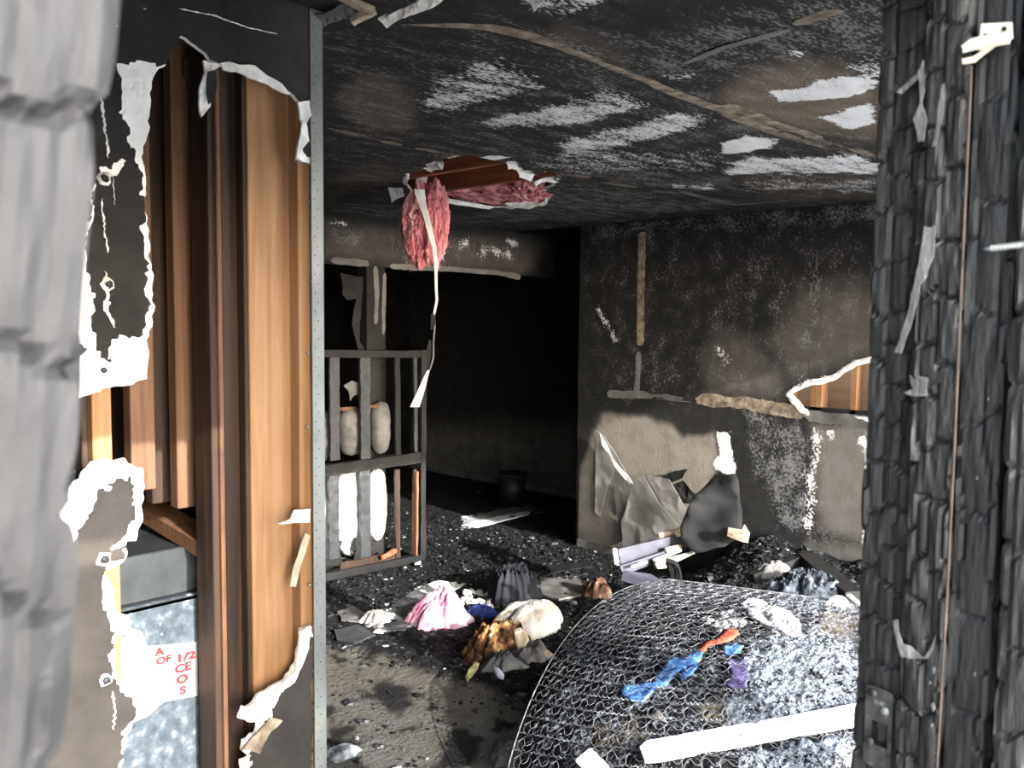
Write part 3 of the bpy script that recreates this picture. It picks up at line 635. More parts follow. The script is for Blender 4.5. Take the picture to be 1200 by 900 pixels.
# ---------------------------------------------------------------- left wall of torn plasterboard on studs
YL = 1.756; XB = ony(366, 450, YL).x
wall_left = empty('wall_left', (.8, YL, 0)); tag(wall_left, kind='structure')
def L2(*l): return [(ony(x, y, YL).x, ony(x, y, YL).z) for x, y in l]
lfm = ((0, YL, 0), (1, 0, 0), (0, 0, 1), (0, -1, 0))
skinA = L2((30,-60),(366,-60),(366,175),(357,150),(352,122),(333,110),(300,92),(262,80),(243,74),(235,62),(211,45),(196,74),(180,78),(133,78),(143,130),(150,165),(163,184),(170,200),(172,300),(174,350),(170,392),(150,398),(136,395),(128,415),(125,430),(108,400),(98,385),(100,330),(70,330),(20,330))
upper = [(30,-80),(366,-80),(366,192),(350,186),(350,178),(358,150),(353,120),(345,112),(335,106),(322,95),(300,84),(280,76),(258,74),(246,70),(235,58),(212,42),(196,72),(178,96),(176,130),(173,160),(166,184),(170,195),(172,215),(170,240),(172,262),(176,285),(174,300),(178,310),(180,345),(181,365),(175,388),(173,405),(173,444),(150,452),(128,455),(93,467),(80,460),(72,445),(20,440)]
# skin masks (where sooty paper is still on)
skin_up = [[(30,-60),(380,-60),(380,190),(366,175),(359,148),(352,124),(333,112),(300,94),(262,84),(243,76),(234,62),(213,46),(197,74),(182,76),(160,70),(138,78),(140,92),(146,112),(143,135),(152,168),(160,182),(167,205),(168,300),(174,310),(173,370),(168,394),(150,396),(136,395),(130,408),(128,428),(112,400),(106,380),(112,360),(104,335),(100,300),(60,300)],
           [(70,408),(90,402),(100,408),(85,425),(70,432)]]
skin_low = [[(103,600),(118,575),(150,556),(158,565),(156,600),(150,628),(120,648),(80,652)],
            [(60,668),(148,656),(148,640),(122,668),(118,684),(126,712),(129,735),(134,745),(128,790),(140,806),(158,820),(162,836),(146,852),(137,905),(130,960),(40,960)],
            [(50,658),(100,650),(145,640),(148,650),(120,662),(60,672)]]
crk = [[(118,80),(119,110),(120,130),(125,165),(127,185)],[(112,215),(105,232),(110,245),(106,262),(100,275)],[(119,232),(122,262),(126,296)],[(124,318),(126,345),(125,362),(134,384)],[(132,205),(135,240)],[(102,280),(96,300)],
       [(132,810),(135,835),(133,855)],[(210,10),(250,18),(290,32),(325,40)],[(128,712),(130,740)],[(105,355),(104,385)]]
spots_w = [([(116,195),(122,190),(130,196),(138,188),(148,187),(143,197),(132,202),(122,206)], 3, 1.0), ([(98,262),(106,264),(105,280),(99,282)], 2, 1), ([(92,290),(104,291),(104,330),(96,335),(90,310)], 3, 1.),
           ([(95,335),(108,342),(113,362),(106,374),(95,362)], 2, 1.), ([(122,352),(128,355),(126,366),(122,364)], 2, 1.), ([(130,25),(142,18),(143,35),(134,36)], 4, .55), ([(165,2),(180,5),(178,15),(165,12)], 4, .5), ([(122,36),(132,40),(128,55)], 4, .5), ([(145,52),(155,58),(150,72)], 4, .5),
           ([(112,78),(128,76),(130,92),(116,100)], 3, .8)]
def pleft(W):
    px, d = proj(W); wv = np.stack([(fbm(W[:,0]*60, W[:,2]*60, 0, 5, 3)-.5), (fbm(W[:,0]*60, W[:,2]*60, 7, 8, 3)-.5)], 1)*14
    q = px + wv; s = np.full(len(W), -1e3)
    for p in skin_up + skin_low + skin_rt: s = np.maximum(s, sd_poly(q, p))
    out = np.zeros((len(W), 3)); out[:, 0] = 1-sstep(-1.2, 1.2, s)
    q2 = px + wv*.5
    for c in ():
        dd = np.full(len(W), 1e9)
        for a, b in zip(c[:-1], c[1:]):
            a, b = np.array(a, float), np.array(b, float); ab = b-a; t = np.clip(((q2-a) @ ab)/(ab @ ab), 0, 1); dd = np.minimum(dd, np.hypot(*(q2-a-t[:, None]*ab).T))
        out[:, 0] = np.maximum(out[:, 0], 1-sstep(.5, 1.6, dd))
    for p, so, am in spots_w: out[:, 0] = np.maximum(out[:, 0], pxmask(q, p, so, am))
    out[:, 1] = sstep(560, 720, px[:, 1])*.14 + pxmask(px, [(60,640),(150,630),(150,655),(60,668)], 6, .3) + sstep(290, 360, px[:, 0])*(1-sstep(60, 200, px[:, 1]))*.3  # lower board lightened here and in grey below, painting in its sunlit part
    out[:, 2] = sstep(560, 720, px[:, 1])*.36
    return out
def relleft(W, c): return -.0025*sstep(.4, .6, c[:, 0]) + (c[:, 0] > .5)*(fbm(W[:,0]*90, W[:,2]*90, 0, 3, 3)-.4)*.005
skin_rt = [[(352,770),(366,745),(380,745),(380,1000),(300,1000),(292,870),(312,852),(330,812)], [(366,120),(359,150),(355,180),(380,190),(380,120)]]
lmats = [M['left'], M['gypsum']]
def lsheet(pxpoly, seed, step=.0075): return sheet('plasterboard_piece', lfm, L2(*pxpoly), [], .0127, step, lmats, wall_left, .004, pleft, relleft, straight=False, seed=seed)
lsheet(upper, 1)
lsheet([(20,640),(66,640),(70,612),(80,575),(95,562),(108,542),(122,537),(136,540),(147,537),(156,545),(168,549),(170,570),(166,592),(168,610),(160,634),(149,634),(149,652),(136,664),(122,670),(130,684),(133,700),(136,720),(150,722),(152,735),(135,745),(134,780),(140,800),(162,820),(166,836),(158,845),(149,862),(143,905),(138,960),(130,1100),(110,1230),(20,1230)], 2)
lsheet([(366,735),(353,737),(353,752),(349,772),(342,788),(330,800),(318,806),(303,815),(296,826),(281,838),(290,846),(303,848),(300,860),(286,868),(284,880),(295,885),(283,892),(283,990),(270,1100),(366,1240),(368,1240)], 3)
# exposed white board face over the furnace: the paper-less core bulging out to the right of the lower piece
def pwhite(W): c = np.zeros((len(W), 3)); c[:, 0] = 1; c[:, 0] -= pxmask(proj(W)[0], [(168,797),(178,800),(176,812),(186,815),(180,824),(172,820)], 2, 1.); return c
def crack(pts, w, seed):
    rnd = random.Random(seed); P_ = []
    for a_, b_ in zip(pts[:-1], pts[1:]):
        k = max(2, int(math.hypot(a_[0]-b_[0], a_[1]-b_[1])/3))
        P_ += [(a_[0]+(b_[0]-a_[0])*i/k+rnd.uniform(-1.3, 1.3), a_[1]+(b_[1]-a_[1])*i/k) for i in range(k)]
    P_.append(pts[-1]); Q_ = [ony(x, y, YL-.0006) for x, y in P_]
    V = []; Fc = []; right = Vector((1, 0, 0)); horiz = abs(pts[0][0]-pts[-1][0]) > abs(pts[0][1]-pts[-1][1])
    if horiz: right = Vector((0, 0, 1))
    n_ = len(Q_)
    for i, p in enumerate(Q_):
        h = w/2*rnd.uniform(.4, 1.5)*min(1, .25+min(i, n_-1-i)/2); V += [p-right*h, p+Vector((0, -.0018*rnd.random(), 0)), p+right*h, p+Vector((0, .003, 0))]
    for i in range(n_-1):
        for j in range(4): Fc.append((i*4+j, i*4+(j+1) % 4, (i+1)*4+(j+1) % 4, (i+1)*4+j))
    return mesh('plaster_crack', V, Fc, M['gypsum'], wall_left)
for i_, c_ in enumerate(crk): crack(c_, (.0055, .004, .003, .005, .0014, .002, .003, .0022, .003, .003)[i_], 300+i_)
# flaps dangling from the upper tear
def fl_l(off, *l): return [ony(x, y, YL-off) for x, y in l]
scrap('torn_plasterboard_flap', fl_l(.006, (240,70),(262,76),(252,82),(247,90),(247,112),(248,124),(237,137),(234,120),(236,98),(241,84)), M['gypsum'], wall_left, 51, .007, .006, .012)
scrap('torn_plasterboard_flap', fl_l(.012, (244,84),(252,82),(255,100),(253,115),(245,122),(243,108)), M['soot'], wall_left, 52, .004, .004, .012)
scrap('torn_plasterboard_flap', fl_l(.008, (280,76),(298,77),(312,88),(330,98),(340,111),(330,108),(312,98),(293,92),(278,84),(262,82),(258,74),(270,72)), M['gypsum'], wall_left, 53, .006, .004, .012)
scrap('torn_plasterboard_flap', fl_l(.006, (350,120),(362,118),(364,135),(358,145),(362,165),(352,178),(348,188),(351,165),(353,145)), M['gypsum'], wall_left, 54, .007, .005, .01)
scrap('torn_plasterboard_flap', fl_l(.006, (300,832),(318,815),(346,785),(352,740),(363,733),(363,760),(356,775),(345,800),(322,815),(306,830),(303,846),(280,842),(285,828)), M['gypsum'], wall_left, 55, .008, .006, .012)
scrap('torn_plasterboard_flap', fl_l(.01, (284,880),(296,866),(318,842),(332,845),(318,858),(310,872),(305,884),(292,880)), M['tape'], wall_left, 56, .006, .005, .012)
# corner bead
bead = box('corner_bead', XB-.002, ony(379.5, 450, YL-.003).x, YL-.004, YL+.0, 0, H, M['bead'], wall_left, .001)
box('corner_bead_return', ony(379.5, 450, YL-.003).x-.0015, ony(379.5, 450, YL-.003).x+.001, YL-.004, YL+.03, 0, H, M['bead'], wall_left, 0)
bb = []; 
xc0, xc1 = XB+.006, ony(379.5, 450, YL-.003).x-.006
V = []; Fc = []
for i in range(110):
    z = .1 + i*.0215; x = (xc0 if i % 2 else (xc0+xc1)/2)
    s0 = len(V)
    for k in range(8):
        t = 2*PI*k/8; V.append((x+.0014*math.cos(t), YL-.0046, z+.0014*math.sin(t)))
    for k in range(8):
        t = 2*PI*k/8; V.append((x+.0014*math.cos(t), YL-.004, z+.0014*math.sin(t)))
    Fc.append(tuple(range(s0, s0+8))); Fc += [(s0+k, s0+8+k, s0+8+(k+1) % 8, s0+(k+1) % 8) for k in range(8)]
tag(mesh('nail_hole', V, Fc, M['black'], wall_left), kind='stuff')
# return board on the room side
box('return_board', XB+.012, XB+.022, YL+.03, YB, 0, H, M['soot'], wall_left, 0)
# studs: (left px, right px, front plane y, depth, z0, z1, material)
def X_(px, y, py=450): return ony(px, py, y).x
def stud(pl_, pr_, y, dep, mat, z0=.04, z1=2.36, name='stud'): return box(name, X_(pl_, y), X_(pr_, y), y, y+dep, z0, z1, M[mat], wall_left, .002)
cstud = stud(350.5, 366, 1.772, .089, 'pine')
stud(293, 341, 1.808, .038, 'pine')
stud(287, 291, 1.806, .06, 'pine_dark')
stud(262, 285, 1.835, .03, 'pine_dark')  # dark tone covers shade in the deep bay as well as charring
stud(257, 262.5, 1.79, .06, 'pine_brown')
stud(247, 255, 1.80, .08, 'pine_dark')
stud(206, 228, 1.93, .038, 'pine_brown', 1.30)
stud(228, 246, 1.965, .038, 'pine_dark', 1.30)
stud(176, 205, 2.02, .038, 'pine_dark', 1.30)
stud(152, 181, 1.90, .038, 'pine_brown', 1.36)
stud(107, 130, 1.80, .038, 'pine')
stud(94, 106, 1.83, .038, 'pine_dark')
stud(128, 136, 1.81, .03, 'pine', .9, 1.24)
box('closet_back_panel', 0, XB, 2.55, 2.58, 0, H, M['pine_dark'], wall_left, 0)
bar('top_plate', atd(246,78,1.95), atd(170,128,2.35), .09, .038, M['pine_brown'], wall_left)
bar('top_plate', atd(246,98,1.98), atd(170,146,2.38), .09, .038, M['pine_brown'], wall_left)
bar('bottom_plate', atd(162,590,2.30), atd(250,642,2.02), .07, .038, M['pine_brown'], wall_left)
# wires of split wood hanging near the bead
scrap('wood_splinter', fl_l(.012, (358,625),(364,628),(352,665),(347,688),(340,687),(344,665)), M['particle'], wall_left, 61, .004, .002, .012)
scrap('torn_plasterboard_flap', fl_l(.012, (345,598),(364,597),(363,612),(340,613),(326,614),(340,608)), M['paper'], wall_left, 62, .004, .004, .01)
for px_, py_ in ((361,236),(359,413),(359,500),(362,330),(362,685)):
    p = ony(px_, py_, 1.768); tube('nail', [p, p+Vector((0,-.006,0))], [.0035, .004], M['metal'], cstud, 8)
# screw heads with popped plaster
for px_, py_ in ((122,208),(127,333),(122,434),(118,92),(122,655),(124,797)):
    p = ony(px_, py_, YL-.004); tube('screw_head', [p, p+Vector((0,-.004,0))], [.006, .005], M['furnace_dark'], wall_left, 10)
    V = []; Fc = []
    for k in range(12):
        t = 2*PI*k/12; r = random.uniform(.011, .017); V.append((p.x+r*math.cos(t), p.y+.003, p.z+r*math.sin(t))); r *= .62; V.append((p.x+r*math.cos(t), p.y-.004*random.uniform(.4, 1.3), p.z+r*math.sin(t)))
    for k in range(12): a = 2*k; b = (2*k+2) % 24; Fc.append((a, b, b+1, a+1))
    mesh('popped_plaster_ring', V, Fc, M['gypsum'], wall_left)
# side and front walls (outside the view but they shape the light)
wall_side = box('wall_side', -.06, -.0, .33, YL-.02, 0, H, M['soot'], None, 0); tag(wall_side, kind='structure')
wall_closet = box('wall_closet', -.06, 0, YL-.02, 2.6, 0, H, M['soot'], None, 0); tag(wall_closet, kind='structure')
wall_front = empty('wall_front', (3, .26, 0)); tag(wall_front, kind='structure')
def fw(x0, x1, z0, z1): box('wall_section', x0, x1, .21, .32, z0, z1, M['soot'], wall_front, 0)
W1 = (1.75, 2.56); W2 = (2.72, 4.9); WZ = (.30, 2.25)  # unseen window openings, placed and enlarged to let sun and bounce light in
fw(.885, W1[0], 0, H); fw(W1[1], W2[0], 0, H); fw(W2[1], 5.25, 0, H); fw(W1[0], W1[1], 0, WZ[0]); fw(W2[0], W2[1], 0, .10); fw(W1[0], W1[1], WZ[1], H); fw(W2[0], W2[1], WZ[1], H)
fw(-.4, .94, 2.075, H); fw(-.4, -.05, 0, 2.075)
box('gable_board', -.4, 6.7, .19, .32, H, 2.74, M['soot'], wall_front, 0)  # unseen, closes the attic front against sky light
outside = box('ground', -40, 40, -40, .2, -.25, -.06, M['concrete'], None, 0); tag(outside, kind='structure')  # unseen ground, added and kept pale to bounce daylight indoors
# ================================================================== THE DOORWAY
XJ = .80
def yj(px, py=450, X=XJ): return onx(px, py, X).y
door = empty('door_1', (XJ, .26, 0)); tag(door, 'charred door frame standing open at the right edge of the picture', kind='structure')
CZ0, CZ1 = .9, 2.2
y0, y1, y2, y3, y4 = yj(1015), yj(1073), yj(1124), yj(1176), yj(1188)
charpost('jamb_board', XJ+.004, XJ+.045, y1-.004, y0, CZ0, 2.07, M['charred'], door, .0035, .018, .05, .0028, 1)
charpost('door_stop', XJ-.008, XJ+.04, y2, y1, CZ0, 2.06, M['charred'], door, .003, .015, .045, .0034, 2)
charpost('brick_mould', XJ-.002, XJ+.04, y3, y2-.002, CZ0, 2.06, M['charred'], door, .0035, .02, .075, .0022, 3)
charpost('casing_board', XJ-.012, XJ+.06, yj(1240), y4, CZ0, 2.2, M['charred'], door, .004, .02, .06, .003, 4)
charpost('trimmer_stud', XJ+.05, XJ+.09, .205, y0-.004, 0, 2.2, M['charred'], door, .008, .03, .07, .003, 5)
for nm, a, b, xo in (('jamb_board', y1, y0, .004), ('door_stop', y2, y1, -.008), ('brick_mould', y3, y2, -.002)):
    box(nm, XJ+xo, XJ+.045, a, b, 0, CZ0, M['charred'], door, .001)
charpost_head = charpost('head_post', 0, .01, 0, .01, 0, .02, M['charred'], None, .004); bpy.data.objects.remove(charpost_head)
def headboard(name, ya, yb, z, th, seed):
    """charred board over the door: same block surface, laid along X"""
    o = charpost(name, -th, 0, ya, yb, 0, 1.0, M['charred'], None, .0045, .02, .06, .0035, seed)
    me = o.data; a = np.empty(len(me.vertices)*3, np.float32); me.vertices.foreach_get('co', a); a = a.reshape(-1, 3)
    b = np.stack([XJ+.05-a[:, 2], a[:, 1], z - a[:, 0]], 1); me.vertices.foreach_set('co', b.ravel().astype(np.float32))
    o.parent = door; o.matrix_parent_inverse = wmat(door).inverted(); me.update(); me.flip_normals(); return o
headboard('head_jamb', .215, .335, 2.035, .04, 7)
headboard('head_stop', .24, .29, 2.02, .02, 8)
# thin rust-brown weather strip and pale ragged edges
ribbon('weather_strip', [onx(x, y, XJ-.010) for x, y in ((1139,78),(1133,200),(1126,350),(1119,520),(1110,700),(1098,905))], .0022, simple('rusty_strip', [(.3,(.02,.015,.012)),(.6,(.055,.04,.032)),(.8,(.12,.10,.085))], 20, bs=.3), door, (-1,0,0), 5, .001, .3, lift=.001)
sp = onx(1030, 848, XJ+.001)
plate_c = [onx(x, y, XJ+.0005) for x, y in ((1016,800),(1048,812),(1042,898),(1012,892))]
def quadplate(name, pts, th, mat, parent, hole=None):
    c = sum((p for p in pts), Vector())/4; u = (pts[1]-pts[0]).normalized(); v = (pts[3]-pts[0]).normalized(); n_ = Vector((-1,0,0))
    W_ = (pts[1]-pts[0]).length; H_ = (pts[3]-pts[0]).length; r = .004
    out = []
    for cx, cy, a0 in ((r, r, 180), (W_-r, r, 270), (W_-r, H_-r, 0), (r, H_-r, 90)):
        for k in range(5): t = math.radians(a0+k*22.5); out.append((cx+r*math.cos(t), cy+r*math.sin(t)))
    hl = [[(hole[0]*W_, hole[1]*H_), (hole[2]*W_, hole[1]*H_), (hole[2]*W_, hole[3]*H_), (hole[0]*W_, hole[3]*H_)]] if hole else []
    return sheet(name, (pts[0]+n_*th, u, v, n_), out, hl, th, .004, [mat, mat], parent, 0)
steel = simple('sooty_strike_plate', [(.35,(.022,.022,.022)),(.6,(.07,.066,.06)),(.75,(.28,.26,.22))], 60, rough=.45, metal=.5, bs=.3, bscale=120)
strike = quadplate('strike_plate', plate_c, .002, steel, door, (.25,.42,.85,.72))
box('latch_pocket', XJ+.003, XJ+.004, yj(1045), yj(1018), onx(1030,880,XJ).z, onx(1030,830,XJ).z, M['black'], strike, 0)
for x, y in ((1037,833),(1023,812),(1019,868)):
    p = onx(x, y, XJ-.002); tube('screw_head', [p, p+Vector((-.0015,0,0))], [.0042,.0036], M['bead'] if x == 1037 else steel, strike, 12)
# slivers and bits clinging to the jamb
sliver = simple('pale_grey_sliver', [(.3,(.025,.025,.024)),(.6,(.075,.075,.073)),(.8,(.16,.16,.155))], 40, (1,1,.3), bs=.6, bscale=120)
def js(off, *l): return [onx(x, y, XJ-off) for x, y in l]
scrap('peeled_strip', js(.014, (1078,296),(1083,265),(1095,268),(1094,300),(1086,325),(1078,335),(1072,362),(1062,395),(1056,414),(1048,413),(1058,385),(1068,345),(1074,320)), sliver, door, 71, .0012, .0015, .008)
scrap('metal_scrap', js(.011, (1066,440),(1072,445),(1074,440),(1087,443),(1086,464),(1068,464),(1058,460),(1069,456)), sliver, door, 72, .0012, .0012, .006)
scrap('metal_scrap', js(.011, (1046,727),(1052,726),(1053,740),(1058,755),(1066,757),(1082,771),(1090,760),(1096,745),(1093,762),(1087,772),(1070,772),(1056,770),(1051,752)), sliver, door, 73, .0012, .0012, .006)
scrap('peeled_strip', js(.012, (1103,100),(1106,98),(1105,120),(1102,145),(1097,171),(1093,172),(1098,130)), sliver, door, 74, .001, .001, .008)
scrap('peeled_strip', js(.012, (1050,108),(1072,88),(1080,82),(1076,92),(1056,110)), sliver, door, 75, .001, .001, .008)
scrap('peeled_strip', js(.012, (1076,85),(1082,70),(1084,95),(1080,120),(1086,140),(1083,165),(1076,166),(1070,140),(1078,120)), sliver, door, 76, .001, .002, .008)
scrap('peeled_strip', js(.012, (1091,266),(1095,264),(1094,300),(1090,300)), sliver, door, 77, .001, .001, .008)
for k, (x, y, r) in enumerate(((1094,785,3),(1093,828,3.5),(1092,850,2),(1145,560,1.2),(1142,790,1.6),(1158,468,1.2),(1090,800,1.6))):
    p = onx(x, y, XJ-.012); bm = bmesh.new(); bmesh.ops.create_icosphere(bm, subdivisions=2, radius=r*.0008)
    for v in bm.verts: v.co = Vector((v.co.x*.4, v.co.y*.6, v.co.z*1.3))*random.uniform(.7, 1.25) + p
    me = bpy.data.meshes.new('ash_fleck'); bm.to_mesh(me); bm.free(); link('ash_fleck', me, sliver, door)
# screw sticking out of the frame
scr = empty('protruding_screw', onx(1195, 288, XJ-.01)); tag(scr, 'long steel screw sticking out sideways from the charred door frame', 'screw')
a, b = onx(1152, 292, XJ-.02), onx(1215, 285, XJ-.01); d = (b-a); s_ = d.orthogonal().normalized(); u_ = d.normalized().cross(s_)
tube('shank', [a, a+d*.12, b], [.0004, .0019, .002], M['bead'], scr, 8)
tube('thread', [a+d*(.05+.95*i/120)+(s_*math.cos(i*.9)+u_*math.sin(i*.9))*(.0024 if i > 12 else .0002*i) for i in range(121)], .0007, M['bead'], scr, 5)
# cream steel bracket under the door head
br = empty('steel_bracket', onx(1158, 50, XJ-.01)); tag(br, 'cream-coloured bent steel bracket screwed high on the charred door frame', 'bracket')
def bq(off, *l): return [onx(x, y, XJ-off) for x, y in l]
scrap('mounting_plate', bq(.012, (1150,28),(1186,26),(1187,45),(1165,48),(1148,43)), M['cream'], br, 81, .0015, .0003, .008)
scrap('arm', bq(.016, (1138,45),(1160,40),(1184,44),(1182,51),(1166,54),(1152,64),(1141,73),(1128,75),(1127,69),(1140,66),(1150,60),(1146,58),(1130,60),(1126,54)), M['cream'], br, 82, .0018, .0004, .008)
bar('arm_lip', onx(1128,58,XJ-.024), onx(1184,42,XJ-.024), .002, .006, M['cream'], br, bev=.0005)
for x, y in ((1177,34),(1155,42)):
    p = onx(x, y, XJ-.0135); tube('screw_hole', [p, p+Vector((-.001,0,0))], [.002,.002], M['black'], br, 10)
# pale blurred timber at the left
ct = charpost('charred_timber', -.062, .062, -.03, .035, 0, 1.05, M['ashwood'], None, .004, .042, .075, .004, 31)
pt, pb = ony(118, -60, .31), ony(62, 960, .31)
mid = ony(96, 450, .31); dv = (ony(124,0,.30)-ony(56,900,.30)); dv = Vector((dv.x, 0, dv.z)).normalized()
ang = math.atan2(dv.x, dv.z)
ct.location = Vector((mid.x, .335, mid.z)) - Vector((math.sin(ang), 0, math.cos(ang)))*.55 - Vector((.064, 0, 0))
ct.rotation_euler = (0, ang, 0)
tag(ct, 'pale grey charred timber leaning upright at the left edge of the doorway', 'timber')
# ================================================================== FURNACE CLOSET
fx0, fx1 = X_(88, 1.95), X_(252, 1.95)
fz = ony(135, 655, 1.95).z; fz1 = ony(147, 710, 1.93).z; fzu = ony(140, 690, 1.95).z
fur = empty('furnace_cabinet', ((fx0+fx1)/2, 2.2, 0)); tag(fur, 'galvanised furnace cabinet with a red-lettered label, standing behind the torn plasterboard', 'furnace')
box('body', fx0+.02, fx1, 1.96, 2.5, 0, fz-.004, M['furnace_dark'], fur, .003)
box('upper_panel', fx0+.02, fx1-.002, 1.945, 1.96, fz1-.01, fz, M['furnace_dark'], fur, .003)
fpan = box('front_panel', fx0+.02, fx1-.004, 1.905, 1.925, .05, fz1, M['furnace'], fur, .004)
box('ledge', fx0+.02, fx1-.004, 1.905, 1.96, fz1-.012, fz1-.002, M['furnace_dark'], fur, .001)
yF = 1.9045
def fq(*l): return [ony(x, y, yF) for x, y in l]
lp = fq((166,758),(231,752),(232,815),(168,827))
lab = mesh('label_sheet', [p for p in lp]+[p+Vector((0,-.0006,0)) for p in lp], [(4,5,6,7),(0,3,2,1),(0,1,5,4),(1,2,6,5),(2,3,7,6),(3,0,4,7)], M['label'], fur)
def text(s, px, py, hpx, parent, mat, slope=None):
    cu = bpy.data.curves.new('lettering', 'FONT'); cu.body = s; cu.size = 1; cu.extrude = .01; cu.offset = .05
    t = bpy.data.objects.new('lettering', cu); COL.objects.link(t)
    dg = bpy.context.evaluated_depsgraph_get(); me = bpy.data.meshes.new_from_object(t.evaluated_get(dg)); bpy.data.objects.remove(t)
    p = ony(px, py, yF-.0012); q = ony(px, py-hpx, yF-.0012); h = (q-p).z/.76
    M4 = Matrix.Translation(p) @ Matrix.Diagonal((h*1.05, h, h, 1)) ; R4 = Matrix(((1,0,0,0),(0,0,-.03,0),(0,1,0,0),(0,0,0,1)))
    me.transform(Matrix.Translation(p) @ Matrix.Diagonal((h*(1.5 if s == '1/2' else 1.25), 1, h, 1)) @ R4); me.name = 'lettering'
    return link('lettering', me, mat, parent)
for s_, x, y, h in (('A', 182, 769, 9), ('OF', 183, 779.5, 8.5), ('1/2', 206, 777, 9.5), ('CE', 205, 789.5, 10), ('O', 207, 802, 10), ('S', 211, 814, 9.5)): text(s_, x, y, h, lab, M['redink'])
for x, y in ((189,743),(158,766),(187,731)): 
    p = ony(x, y, yF-.001); tube('panel_screw', [p, p+Vector((0,-.003,0))], [.004,.003], M['metal'], fpan, 8)
# white sheet left of the label, shaped after the blown-out sunlit area
scrap('panel_patch', fq((150,735),(166,740),(172,756),(176,770),(180,776),(184,784),(196,789),(203,800),(208,812),(204,818),(190,824),(172,840),(158,846),(140,830),(130,800),(130,760),(138,740)), M['paper'], fur, 83, .002, .001, .012)
scrap('panel_patch', [p+Vector((0,-.004,0)) for p in fq((169,797),(178,800),(176,812),(186,815),(180,825),(172,820),(168,808))], M['greypaper'], fur, 84, .001, .0005, .012)
# duct
duct = empty('sheet_metal_duct', (.6, 2.0, 1.6)); tag(duct, 'grey sheet-metal duct seen past the pale timber, beside the studs', 'duct')
dp = [ony(x, y, 1.95) for x, y in ((60,440),(74,470),(97,540),(99,575),(60,590))]
V = [p for p in dp]+[p+Vector((0,.4,0)) for p in dp]; k = len(dp)
mesh('casing', V, [tuple(range(k))[::-1], tuple(range(k, 2*k))]+[(i, (i+1) % k, k+(i+1) % k, k+i) for i in range(k)], M['furnace_dark'], duct)
bar('seam', ony(62,562,1.945), ony(98,548,1.945), .006, .006, M['metal'], duct, bev=.001)
tag(bar('pine_batten', ony(131,672,1.90), ony(131,714,1.90), .012, .02, M['pine'], None), 'small bare pine batten beside the furnace cabinet top', 'batten')
# ================================================================== RUBBLE
ico = [(0,0,-1),(.72,-.53,-.45),(-.28,-.85,-.45),(-.89,0,-.45),(-.28,.85,-.45),(.72,.53,-.45),(.28,-.85,.45),(-.72,-.53,.45),(-.72,.53,.45),(.28,.85,.45),(.89,0,.45),(0,0,1)]
icf = [(0,1,2),(1,0,5),(0,2,3),(0,3,4),(0,4,5),(1,5,10),(2,1,6),(3,2,7),(4,3,8),(5,4,9),(1,10,6),(2,6,7),(3,7,8),(4,8,9),(5,9,10),(6,10,11),(7,6,11),(8,7,11),(9,8,11),(10,9,11)]
ico = np.array(ico); icf = np.array(icf)
def rubble(name, P, size, shade, parent=None, seed=0, flat=.55):
    rs = np.random.RandomState(seed); n_ = len(P); size = np.broadcast_to(size, (n_,))
    A = rs.uniform(0, 2*PI, (n_, 3)); ca, sa = np.cos(A), np.sin(A)
    sc = np.stack([rs.uniform(.6, 1.7, n_), rs.uniform(.4, 1.1, n_), rs.uniform(.25, flat, n_)], 1)*size[:, None]
    V = ico[None]*sc[:, None, :]*rs.uniform(.75, 1.25, (n_, 12, 1))
    tx = (A[:, 0]-PI)*.16; x, y, z = V[..., 0], V[..., 1], V[..., 2]
    c, s = np.cos(tx)[:, None], np.sin(tx)[:, None]; y, z = y*c-z*s, y*s+z*c
    c, s = ca[:, 1:2], sa[:, 1:2]; x, y = x*c-y*s, x*s+y*c
    V = np.stack([x, y, z], 2)+P[:, None, :]
    Fc = icf[None]+(np.arange(n_)*12)[:, None, None]
    col = np.repeat(shade[:, None, :], 12, 1)*rs.uniform(.7, 1.3, (n_, 12, 1))
    return mesh(name, V.reshape(-1, 3), Fc.reshape(-1, 3), M['rubble'], parent, False, None, col.reshape(-1, 3))
def shades(n_, seed, light=.06, brown=.03, black=(.003, .010)):
    rs = np.random.RandomState(seed); v = rs.uniform(*black, n_); c = np.stack([v, v*1.02, v*1.08], 1)
    r = rs.rand(n_); m_ = r < light; w = rs.uniform(.10, .5, n_); c[m_] = np.stack([w, w, w*1.02], 1)[m_]
    m_ = (r > 1-brown); c[m_] = np.array([.10,.07,.045])*rs.uniform(.4, 1.6, (m_.sum(), 1))
    m_ = (r > .5) & (r < .62); c[m_] = np.array([.035,.037,.041])*rs.uniform(.5, 1.5, (m_.sum(), 1)); return c
rs = np.random.RandomState(4)
Q = np.stack([rs.uniform(1.5, 5.08, 110000), rs.uniform(1.9, 6.6, 110000)], 1)
pq, dq = proj(np.c_[Q, 0*Q[:, 0]])
car = sd_poly(pq, fl_tan[0][0]); keep = (rs.rand(len(Q)) < np.where(car > 8, .04, np.where(car > -4, .3, .85))*np.clip(4.2/np.maximum(Q[:, 1]+Q[:, 0]-1, 1), .25, 1)) & ((Q[:, 0] < 5.06) | (Q[:, 1] > 4.3))
dens = fbm(Q[:, 0]*2.2, Q[:, 1]*2.2, 0, 77); keep &= rs.rand(len(Q)) < sstep(.25, .6, dens)+.25
Q = Q[keep]; sz = np.random.RandomState(5).lognormal(-5.15, .5, len(Q)).clip(.002, .022)
P = np.c_[Q, groundz(Q[:, 0], Q[:, 1])+sz*.25]
tag(rubble('char_crumbs', P, sz, shades(len(P), 8, .022, .008), floor, 9), kind='stuff')
